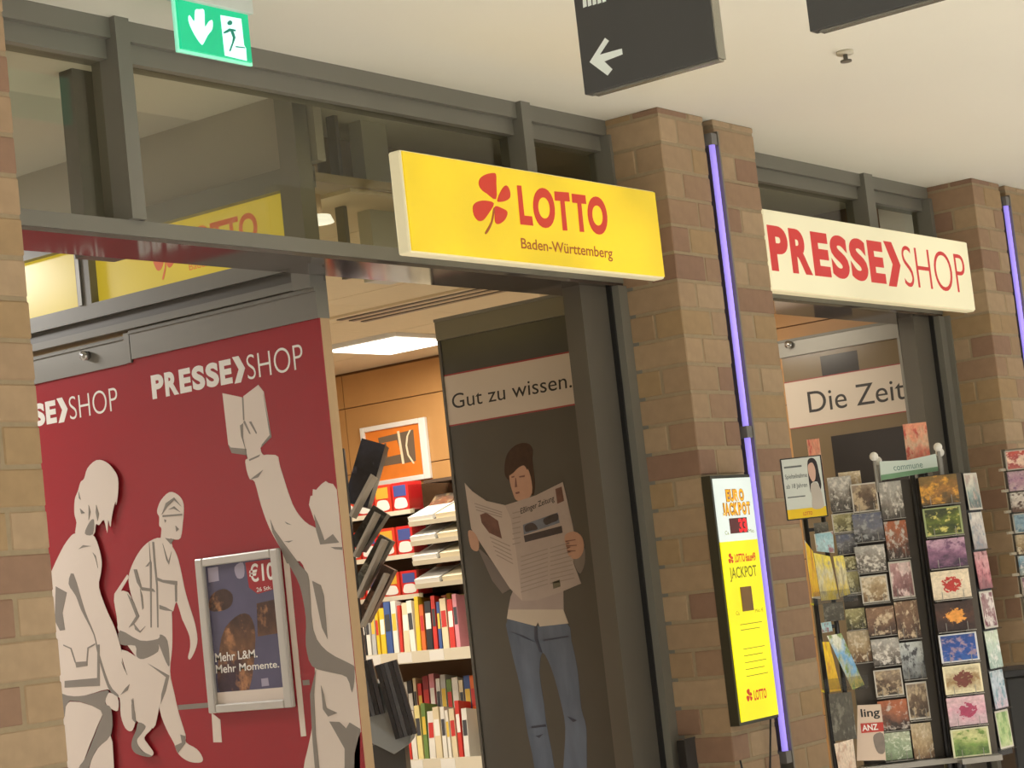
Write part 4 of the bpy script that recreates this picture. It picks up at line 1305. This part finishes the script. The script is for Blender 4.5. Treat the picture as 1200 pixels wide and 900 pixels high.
# grey display tray with two black stacks
DT = facing(8.6)
tr = thing('display_table', 'grey angled display table at the foot of the shelf', 'table', DT.pt(*DT.uv(450, 1200)))
q4 = [DT.uv(*p) for p in ((424, 800), (446, 800), (482, 862), (480, 872), (462, 884), (430, 868))]
G().poly(DT, q4, -0.35, 0.0).build('table_block', mat('table_grey', (150, 156, 158), 0.4), tr, bevel=0.004)
G().pbox(DT, DT.uv(436, 880)[0], DT.uv(474, 880)[0], 0.0, DT.uv(455, 872)[1], -0.30, -0.03).build('pedestal', DGREY, tr)
for nm, a, b, w_, lab in (('left', (424, 775), (439, 838), 26, 'short black stack of flat cases on the left of the grey display table'), ('right', (453, 776), (477, 862), 26, 'taller black stack of flat cases on the right of the grey display table')):
    r = thing('case_stack', lab, 'stack', DT.pt(*DT.uv(*b)), 'black stacks of cases')
    (ua, va), (ub, vb) = DT.uv(*a), DT.uv(*b)
    d = Vector((ub - ua, vb - va))
    n_ = Vector((-d.y, d.x)).normalized()
    for k in range(5):
        off = n_ * ((k - 2) * w_ / 5 / 282)
        c = DT.pt((ua + ub) / 2 + off.x, (va + vb) / 2 + off.y, 0.03)
        G().obox(c, (DT.U * d.x + DT.V * d.y) / 2, (DT.U * n_.x + DT.V * n_.y) * (w_ / 5 / 282 / 2 * 0.88), DT.N * 0.028).build('case', mat('case_black_%d' % (k % 3), [(44, 44, 48), (58, 58, 64), (84, 86, 92)][k % 3], 0.3), r)

# ------------------------------------------------------------------ postcard racks in front of the shop
PICS = [('brown', (150, 132, 112), (104, 84, 66), (70, 60, 50), (180, 160, 130)), ('grey', (176, 172, 164), (140, 132, 122), (92, 86, 80), (206, 200, 190)), ('slate blue', (104, 108, 128), (120, 118, 120), (60, 58, 58), (150, 150, 150)),
        ('rust', (176, 104, 70), (140, 92, 70), (70, 56, 50), (190, 180, 168)), ('rose', (190, 150, 146), (160, 120, 118), (120, 84, 84), (220, 196, 190)), ('sand', (196, 178, 146), (170, 146, 110), (120, 92, 66), (210, 196, 170)),
        ('sepia', (140, 110, 86), (120, 92, 74), (84, 66, 56), (200, 180, 150)), ('cool grey', (200, 204, 200), (160, 164, 164), (110, 112, 110), (70, 70, 72)), ('olive', (164, 156, 110), (128, 120, 80), (84, 80, 56), (196, 190, 150)),
        ('sage green', (176, 184, 156), (150, 166, 136), (120, 136, 104), (206, 210, 190))]
BPICS = [('golden brown', (120, 96, 52), (160, 112, 56), (92, 76, 50), (206, 150, 60), None), ('dark green', (60, 66, 40), (96, 108, 44), (52, 62, 36), (206, 196, 110), (150, 160, 110)), ('mauve', (186, 150, 168), (140, 100, 126), (72, 56, 74), (110, 78, 104), None),
         ('cream with red flowers', (224, 208, 180), (220, 204, 178), (214, 198, 172), (176, 54, 48), None), ('dark brown with orange heart', (64, 48, 42), (84, 58, 46), (58, 44, 42), (220, 150, 70), None), ('blue', (46, 76, 140), (44, 78, 150), (58, 98, 168), (150, 130, 150), (206, 206, 206)),
         ('cream with small pictures', (214, 204, 168), (150, 120, 80), (214, 204, 168), (110, 60, 50), (226, 216, 180)), ('pink blossom', (214, 180, 186), (206, 160, 172), (196, 170, 176), (160, 64, 92), None), ('grass green', (196, 196, 140), (140, 160, 90), (84, 110, 60), (110, 140, 70), (206, 206, 170))]
pm_cache = {}


def pmat(spec, i):
    key = (spec[0], i % 3)
    if key not in pm_cache:
        bd = spec[5] if len(spec) > 5 else [(196, 190, 178), None, None][i % 3]
        pm_cache[key] = picture_mat('postcard_%s_%d' % (spec[0].replace(' ', '_'), i % 3), *spec[1:5], bscale=[2.4, 3.4, 4.6][i % 3], bthr=[0.46, 0.5, 0.48][i % 3], border=bd, bw=0.05, centre=('heart' in spec[0] or 'flowers' in spec[0] or 'small' in spec[0] or 'blossom' in spec[0]))
    return pm_cache[key]


_card = {}


def card(pl, px0, py0, px1, py1, spec, i, label, wv=0.0, lean=0.06, group='postcards on the round-topped rack', name='postcard'):
    xm, ym = (px0 + px1) / 2, (py0 + py1) / 2
    u0, u1 = pl.uv(px0, ym)[0], pl.uv(px1, ym)[0]
    v0, v1 = pl.uv(xm, py1)[1], pl.uv(xm, py0)[1]
    wd, ht = u1 - u0, v1 - v0
    g = G().box(-wd / 2, wd / 2, -0.0012, 0.0012, 0, ht)
    o = g.build(name, pmat(spec, i))
    ang = math.atan2(pl.U.y, pl.U.x)
    o.rotation_euler = (-lean, 0, ang)
    o.location = pl.pt((u0 + u1) / 2, v0, wv + 0.002)
    tag(o, label, 'postcard' if name == 'postcard' else name, group)
    return o, (u0, u1, v0, v1)


RA, RB = facing(7.14), facing(7.06)
rack = thing('postcard_rack', 'tall revolving postcard rack with white ball finials and pale green header', 'rack', RA.pt(RA.uv(1085, 700)[0], 0, -0.1))
WIRE = mat('rack_black_wire', (40, 38, 38), 0.35, 0.3)
POST = mat('rack_post', (52, 50, 50), 0.35, 0.4)
CLW = mat('rack_clear_wire', (150, 146, 138), 0.3, 0.4)


def pocket(pl, box, wv=0.0):
    u0, u1, v0, v1 = box
    h = (v1 - v0)
    o = G()
    o.path([pl.pt(u0, v0 - .004, wv + .014), pl.pt(u1, v0 - .004, wv + .014)], 0.0016, 5)
    for t in (0.22, 0.78):
        u = u0 + (u1 - u0) * t
        o.path([pl.pt(u, v0 + h * .28, wv + .012), pl.pt(u, v0 - .004, wv + .014), pl.pt(u, v0 - .004, wv - .016)], 0.0013, 5)
    o.build('wire_pocket', CLW, rack)


A1 = [(998, 566, 1029, 600), (1000, 601, 1035, 634), (1003, 639, 1038, 670), (1009, 674, 1041, 706), (1016, 711, 1049, 744), (1022, 748, 1055, 779), (1025, 784, 1058, 816), (1030, 820, 1065, 855), (1035, 858, 1068, 890)]
S1 = [0, 2, 1, 5, 6, 1, 0, 3, 9]
for i, c in enumerate(A1):
    o, bx_ = card(RA, *c, PICS[S1[i]], i, '%s landscape postcard, %s from top, wide left column of nearer rack' % (PICS[S1[i]][0], ORD[i]))
    pocket(RA, bx_)
A2 = [(1031, 564, 1058, 607), (1038, 610, 1064, 654), (1043, 657, 1070, 701), (1050, 704, 1077, 748), (1056, 752, 1083, 795), (1063, 799, 1088, 843), (1069, 847, 1093, 889)]
S2 = [1, 3, 4, 6, 7, 0, 5]
for i, c in enumerate(A2):
    o, bx_ = card(RA, *c, PICS[S2[i]], i + 1, '%s portrait postcard, %s from top, beside the dark centre post' % (PICS[S2[i]][0], ORD[i]), 0.004)
    pocket(RA, bx_, 0.004)
A0 = [(972, 558, 1000, 598), (976, 601, 1003, 624), (981, 626, 1005, 648), (988, 652, 1006, 668), (991, 668, 1009, 696), (992, 713, 1015, 737), (995, 739, 1021, 776)]
S0 = [1, 8, 2, 8, 8, 8, 5]
for i, c in enumerate(A0):
    o, bx_ = card(RA, *c, PICS[S0[i]], i + 2, '%s postcard, %s from top, narrow outer left column of rack' % (PICS[S0[i]][0], ORD[i]), -0.012)
    pocket(RA, bx_, -0.012)
o, bx_ = card(RA, 985, 552, 1011, 575, PICS[5], 1, 'sand coloured card peeking above the outer left column of the nearer rack', -0.03)
for i in range(9):
    y0 = 557 + i * 37.0
    xo = 1078 + (y0 - 557) * 0.126
    o, bx_ = card(RB, xo, y0, xo + 45, y0 + 33.5, BPICS[i], i, '%s landscape postcard, %s from top, right column' % (BPICS[i][0], ORD[i]))
    pocket(RB, bx_)
# side wing turned away to the right
wb = RB.uv(1125, 560)
RC = Plane(RB.pt(RB.uv(1143, 700)[0] - 0.032, 0, -0.005), Matrix.Rotation(math.radians(49), 3, 'Z') @ _r0, Matrix.Rotation(math.radians(49), 3, 'Z') @ (-NV))
CP = [('teal', (206, 200, 186), (130, 148, 144), (90, 104, 102), (170, 150, 140)), ('pale', (206, 200, 190), (176, 170, 166), (150, 140, 140), (120, 130, 140)), ('pink', (196, 150, 150), (186, 120, 126), (140, 96, 100), (120, 60, 70)), ('wine red', (130, 84, 88), (150, 120, 120), (110, 60, 70), (206, 196, 190)), ('pastel green', (190, 200, 180), (170, 188, 176), (150, 170, 160), (206, 206, 200)), ('pastel blue', (186, 194, 200), (170, 180, 190), (190, 170, 180), (110, 140, 150)), ('light green', (176, 190, 140), (160, 180, 120), (190, 196, 150), (120, 150, 90))]
zt = RB.uv(1130, 553)[1]
for i in range(7):
    z1 = zt - i * 0.136
    g = G().box(-0.045, 0.045, -0.0012, 0.0012, 0, 0.128)
    o = g.build('postcard', pmat(CP[i], i))
    o.rotation_euler = (-0.05, 0, math.atan2(RC.U.y, RC.U.x))
    o.location = RC.pt(0.150, z1 - 0.13, 0.0)
    tag(o, '%s portrait postcard, %s from top, on the turned right wing' % (CP[i][0], ORD[i]), 'postcard', 'postcards on the round-topped rack')
    G().pbox(RC, 0.0, 0.2, z1 - 0.135, z1 - 0.131, -0.012, 0.012).build('wing_ledge', CLEAR, rack)
G().pbox(RC, -0.004, 0.204, zt - 0.97, zt, -0.018, -0.012).build('wing_panel', POST, rack)
# posts
for px, r_ in ((1071, 0.010), (1082, 0.012), (1088, 0.007)):
    u = RA.uv(px, 565)[0]
    G().cyl(RA.pt(u, 0.08, -0.02), RA.pt(u, 1.87, -0.02), r_, 10).build('post', POST, rack, True)
ub0, ub1 = RA.uv(966, 562)[0], RA.uv(1079, 562)[0]
ur0, ur1 = RB.uv(1083, 562)[0], RB.uv(1130, 562)[0]
vb = RA.uv(1060, 893)[1]
G().pbox(RA, ub0 + .02, ub1, vb, 1.835, -0.045, -0.035).build('back_board', mat('rack_back_dark', (74, 66, 56), 0.5), rack)
G().pbox(RB, ur0, ur1, vb, 1.835, -0.045, -0.035).build('back_board', mat('rack_back_dark', (74, 66, 56), 0.5), rack)
for pl, a, b in ((RA, ub0, ub1), (RB, ur0, ur1)):
    G().pbox(pl, a, b, vb - 0.018, vb, -0.05, 0.03).build('bottom_rail', CLW, rack)
cx = RA.pt(RA.uv(1079, 565)[0], 0, -0.08)
G().cyl((cx.x, cx.y, 0.05), (cx.x, cx.y, vb), 0.03, 14).build('column', POST, rack, True)
G().cyl((cx.x, cx.y, 0.0), (cx.x, cx.y, 0.05), 0.27, 24, 0.22).build('base', POST, rack)
# header and finials
for px, py, wv in ((1024, 535, 0.0), (1034, 538, -0.10), (1099, 524, 0.0), (1108, 528, -0.10)):
    u, v = RA.uv(px, py)
    G().cyl(RA.pt(u, 1.80, wv), RA.pt(u, v, wv), 0.006, 8).build('finial_rod', CLW, rack)
    G().ball(RA.pt(u, v, wv), 0.0155, 14, 8).build('finial_ball', WHITE, rack, True)
hp_ = [RA.uv(*p) for p in ((1030, 541), (1062, 539.5), (1096, 532), (1099, 552), (1032, 563))]
hd = G().poly(RA, hp_, 0.002, 0.012).build('header', mat('header_pale_green', (200, 214, 206), 0.4), rack)
G().poly(RA, [RA.uv(*p) for p in ((1031.6, 557), (1098, 547), (1099, 552), (1032, 563))], 0.0115, 0.013).build('header_stripe', mat('header_green', (112, 152, 118), 0.4), hd)
g = G()
text_quad(g, RA, 'commune', [RA.uv(*p) for p in ((1047, 552), (1081, 548), (1080, 543), (1046, 547))], 0.0126, 0.0)
g.build('header_lettering', mat('header_teal_ink', (96, 132, 124), 0.4), hd)
# leaflet strips behind the header
for c, lab, wv in (((1064, 494, 1092, 542), 'tall red and cream leaflet standing behind the green header', -0.06), ((951, 513, 966, 575), 'narrow red and cream leaflet behind the small lottery notice', -0.05)):
    o, _ = card(RA, *c, ('redstripe', (222, 150, 120), (214, 180, 150), (216, 120, 100), (190, 84, 70)), 4, lab, wv, 0.0, 'tall leaflets', 'leaflet')

# lottery flyer stand left of the postcard rack
FSD = facing(7.02)
st = thing('flyer_stand', 'black metal stand with lottery flyers left of the postcard rack', 'stand', FSD.pt(FSD.uv(965, 700)[0], 0, -0.05))
for px, py in ((944, 600), (966, 606)):
    u = FSD.uv(px, py)[0]
    G().cyl(FSD.pt(u, 0.03, -0.03), FSD.pt(u, 1.76, -0.03), 0.0085, 10).build('upright', WIRE, st, True)
ua, ub = FSD.uv(944, 606)[0], FSD.uv(966, 606)[0]
for v in (1.69, 1.36, 1.05, 0.82):
    G().pbox(FSD, ua, ub, v, v + 0.012, -0.036, -0.024).build('cross_bar', WIRE, st)
for py in (705, 808):
    vv = FSD.uv(965, py)[1]
    G().pbox(FSD, ua - .015, ub + .07, vv - 0.008, vv, -0.03, 0.05).build('tray', CLEAR, st)
    G().pbox(FSD, ua - .015, ub + .07, vv, vv + .035, 0.048, 0.051).build('tray_front', CLEAR, st)
G().pbox(FSD, ua - 0.08, ub + 0.08, 0.0, 0.03, -0.2, 0.15).build('base', WIRE, st)
# notice on top of the stand
nt_ = thing('notice_board', 'small framed notice with dark-haired woman and yellow footer on the flyer stand', 'sign', FSD.pt(FSD.uv(945, 600)[0], 1.735))
NP = lambda *pts: [FSD.uv(910 + x / 6.92, 500 + y / 6.92) for x, y in pts]
a_, b_ = FSD.uv(918, 572)[0], FSD.uv(967, 572)[0]
v0, v1 = FSD.uv(945, 608)[1], FSD.uv(941, 535)[1]
G().pbox(FSD, a_, b_, v0, v1, -0.014, 0.0).build('frame', BLACK, nt_, bevel=0.002)
wf = G().pbox(FSD, a_ + .004, b_ - .005, v0 + .036, v1 - .004, 0.0, 0.0012).build('white_field', mat('notice_white', (206, 212, 206), 0.3), nt_)
yf = G().pbox(FSD, a_ + .004, b_ - .005, v0 + .004, v0 + .036, 0.0, 0.0012).build('yellow_field', mat('notice_yellow', (232, 196, 30), 0.3), nt_)
wdt = b_ - a_
g = G()
text_rect(g, FSD, 'Spielteilnahme', a_ + .010, a_ + wdt * .60, v1 - .075, v1 - .055, 0.0018, 0.01)
text_rect(g, FSD, 'ab 18 Jahren', a_ + .010, a_ + wdt * .58, v1 - .108, v1 - .088, 0.0018, 0.01)
g.pbox(FSD, a_ + .010, a_ + wdt * .5, v1 - .034, v1 - .028, 0.001, 0.0018)
g.pbox(FSD, a_ + .010, a_ + wdt * .5, v1 - .135, v1 - .131, 0.001, 0.0018)
g.build('notice_lettering', mat('notice_grey_ink', (110, 116, 116), 0.4), wf)
uc = a_ + wdt * .76
P4 = lambda L: smooth_pts([(uc + x, v1 + y) for x, y in L], 1)
G().poly(FSD, P4([(-.014, -.016), (.002, -.008), (.015, -.022), (.019, -.06), (.022, -.100), (.016, -.118), (.010, -.09), (-.012, -.095), (-.017, -.125), (-.018, -.06)]), 0.001, 0.0018).build('portrait_hair', mat('notice_hair', (42, 34, 34), 0.3), wf)
G().poly(FSD, P4([(-.014, -.030), (.001, -.024), (.008, -.050), (.004, -.080), (-.006, -.088), (-.014, -.070), (-.017, -.05)]), 0.001, 0.0024).build('portrait_face', mat('notice_skin', (206, 168, 150), 0.4), wf)
G().poly(FSD, P4([(-.010, -.095), (.006, -.092), (.018, -.118), (.022, -.150), (.020, -.178), (-.016, -.178), (-.014, -.14), (-.016, -.115)]), 0.001, 0.0021).build('portrait_blouse', mat('notice_blouse', (186, 178, 168), 0.4), wf)
g = G()
text_rect(g, FSD, 'LOTTO', a_ + wdt * .40, a_ + wdt * .62, v0 + .012, v0 + .024, 0.0018, 0.02)
g.build('footer_lettering', mat('notice_red', (200, 90, 40), 0.4), yf)

# flyers in the stand
YEL = ('yellow', (232, 196, 40), (228, 186, 50), (222, 176, 40), (206, 150, 60))
YW = ('yellow and white', (232, 214, 90), (206, 200, 170), (222, 196, 70), (170, 160, 130))
WB = ('white and sky blue', (220, 222, 206), (110, 168, 214), (214, 196, 110), (130, 150, 90))
PB = ('pale blue', (150, 190, 200), (176, 206, 212), (160, 190, 196), (150, 110, 120))
for i, (pts, spec, lab, wv) in enumerate([
        (((942, 633), (952, 646), (961, 702), (951, 701)), YEL, 'plain yellow lottery flyer leaning at the left of the upper tray', 0.012),
        (((953, 648), (972, 652), (983, 702), (962, 704)), YW, 'yellow and white flyer in the middle of the upper tray', 0.010),
        (((976, 652), (988, 651), (996, 696), (984, 700)), YW, 'narrow pale flyer at the right of the upper tray', 0.006),
        (((954, 626), (976, 622), (978, 648), (957, 646)), PB, 'pale blue card above the upper yellow flyers', -0.004),
        (((963, 752), (971, 752), (985, 809), (972, 811)), YEL, 'bright yellow flyer at the left of the lower tray', 0.014),
        (((968, 745), (985, 742), (1012, 802), (998, 808)), WB, 'white and blue flyer leaning in the lower tray', 0.018),
        (((962, 730), (974, 728), (976, 740), (964, 742)), PB, 'small pale blue card behind the lower yellow flyers', -0.006),
        (((978, 872), (1000, 866), (1004, 900), (984, 906)), ('cream', (222, 206, 186), (216, 196, 176), (206, 186, 166), (190, 160, 140)), 'cream card at the foot of the black flyer stand', -0.01)]):
    o = G().poly(FSD, [FSD.uv(*p) for p in pts], wv, wv + 0.0016).build('flyer', pmat(spec, i))
    center_origin(o)
    tag(o, lab, 'flyer', 'flyers in the black stand')
# dark cover boards behind the flyers
for c, lab in (((955, 612, 972, 628), 'dark brown card below the small lottery notice'), ((966, 706, 990, 728), 'dim grey card below the upper tray'), ((975, 812, 1002, 868), 'dim grey brochure below the lower tray')):
    card(FSD, *c, ('dim grey', (96, 92, 82), (84, 80, 70), (76, 72, 62), (120, 116, 104)), 1, lab, -0.022, 0.0, 'flyers in the black stand', 'flyer')

# magazine with bold black title at the rack foot
mg = thing('magazine', 'cream magazine with bold black title and red band at the foot of the rack', 'magazine', RA.pt(RA.uv(1020, 890)[0], RA.uv(1020, 890)[1], 0.02))
MGp = lambda *pts: [RA.uv(950 + x / 5.63, 740 + y / 5.63) for x, y in pts]
mc = G().poly(RA, MGp((302, 485), (455, 478), (470, 600), (490, 845), (300, 850)), 0.016, 0.022).build('cover', mat('magazine_cream', (214, 192, 172), 0.4), mg)
G().poly(RA, MGp((322, 605), (470, 595), (476, 655), (328, 668)), 0.0215, 0.0228).build('red_band', mat('magazine_red', (186, 60, 48), 0.4), mc)
g = G()
text_quad(g, RA, 'ling', MGp((330, 580), (452, 572), (445, 500), (320, 510)), 0.0226, 0.02)
g.build('title', INK, mc)
g = G()
text_quad(g, RA, 'ANZ', MGp((335, 655), (440, 645), (432, 605), (330, 615)), 0.0234, 0.02)
g.build('band_lettering', WHITE_L, mc)
G().poly(RA, smooth_pts(MGp((410, 680), (470, 670), (482, 790), (440, 800), (412, 740))), 0.0215, 0.0228).build('cover_photo', mat('magazine_photo', (128, 116, 106), 0.4, noise=0.3, nscale=40), mc)

# second rack at the right edge, near the far pillar
R2 = facing(9.55)
rk2 = thing('postcard_rack', 'postcard rack cut off by the right picture edge', 'rack', R2.pt(R2.uv(1195, 650)[0] + 0.1, 0, -0.1))
C2 = [('red and orange', (200, 90, 80), (176, 84, 84), (190, 110, 100), (230, 200, 180)), ('lilac', (190, 160, 170), (180, 140, 160), (196, 170, 176), (130, 100, 130)), ('white and brown', (220, 214, 204), (210, 200, 190), (110, 84, 70), (90, 70, 60)), ('sky blue', (150, 176, 190), (130, 160, 180), (190, 200, 200), (100, 130, 150)), ('sand', (206, 192, 176), (196, 176, 160), (180, 160, 140), (150, 120, 100)), ('sea blue', (160, 190, 206), (110, 150, 180), (170, 180, 180), (210, 210, 210)), ('plum', (150, 110, 130), (170, 130, 140), (120, 90, 100), (200, 170, 170))]
for i in range(7):
    y0 = 527 + i * 24.6
    xo = 1178 + (y0 - 527) * 0.128
    o, bx_ = card(R2, xo, y0, xo + 32, y0 + 23, C2[i], i, '%s postcard, %s from the top on the rack at the right edge' % (C2[i][0], ORD[i]), 0, 0.05, 'postcards on the right edge rack')
    G().pbox(R2, bx_[0] - .012, bx_[1], bx_[2] - .006, bx_[2] - .002, -0.02, 0.014).build('ledge', CLEAR, rk2)
    G().pbox(R2, bx_[0] - .030, bx_[0] - .006, bx_[2], bx_[2] + .012, -0.03, 0.012).build('pocket_lip', mat('pocket_edge', (176, 168, 150), 0.3), rk2)
uu = R2.uv(1178, 527)[0]
G().pbox(R2, uu - .012, uu + 0.14, 1.20, 2.0, -0.05, -0.03).build('back_board', mat('rack2_back', (150, 138, 120), 0.5), rk2)
G().pbox(R2, uu - .012, uu - .004, 1.20, 2.0, -0.03, 0.01).build('side_edge', CLEAR, rk2)
pc = R2.pt(uu + 0.16, 0, -0.09)
G().cyl((pc.x, pc.y, 0.04), (pc.x, pc.y, 2.0), 0.02, 12).build('column', POST, rk2, True)
G().cyl((pc.x, pc.y, 0.0), (pc.x, pc.y, 0.04), 0.25, 24, 0.2).build('base', POST, rk2)

# black bin below the right rack
bn_ = thing('waste_bin', 'black box-shaped bin at the lower right edge beside the rack', 'bin', (8.45, 3.35, 0))
BP = facing(8.7)
u0 = BP.uv(1177, 790)[0]
vt_ = BP.uv(1180, 786)[1]
G().pbox(BP, u0, u0 + 0.34, 0.03, vt_ - 0.03, -0.3, 0.0).build('body', BLACK, bn_, bevel=0.01)
G().pbox(BP, u0 - .006, u0 + 0.346, vt_ - 0.03, vt_, -0.306, 0.006).build('lid', mat('bin_lid', (30, 30, 32), 0.45), bn_, bevel=0.006)
G().pbox(BP, u0 + .03, u0 + 0.31, 0.0, 0.03, -0.27, -0.03).build('plinth', DGREY, bn_)
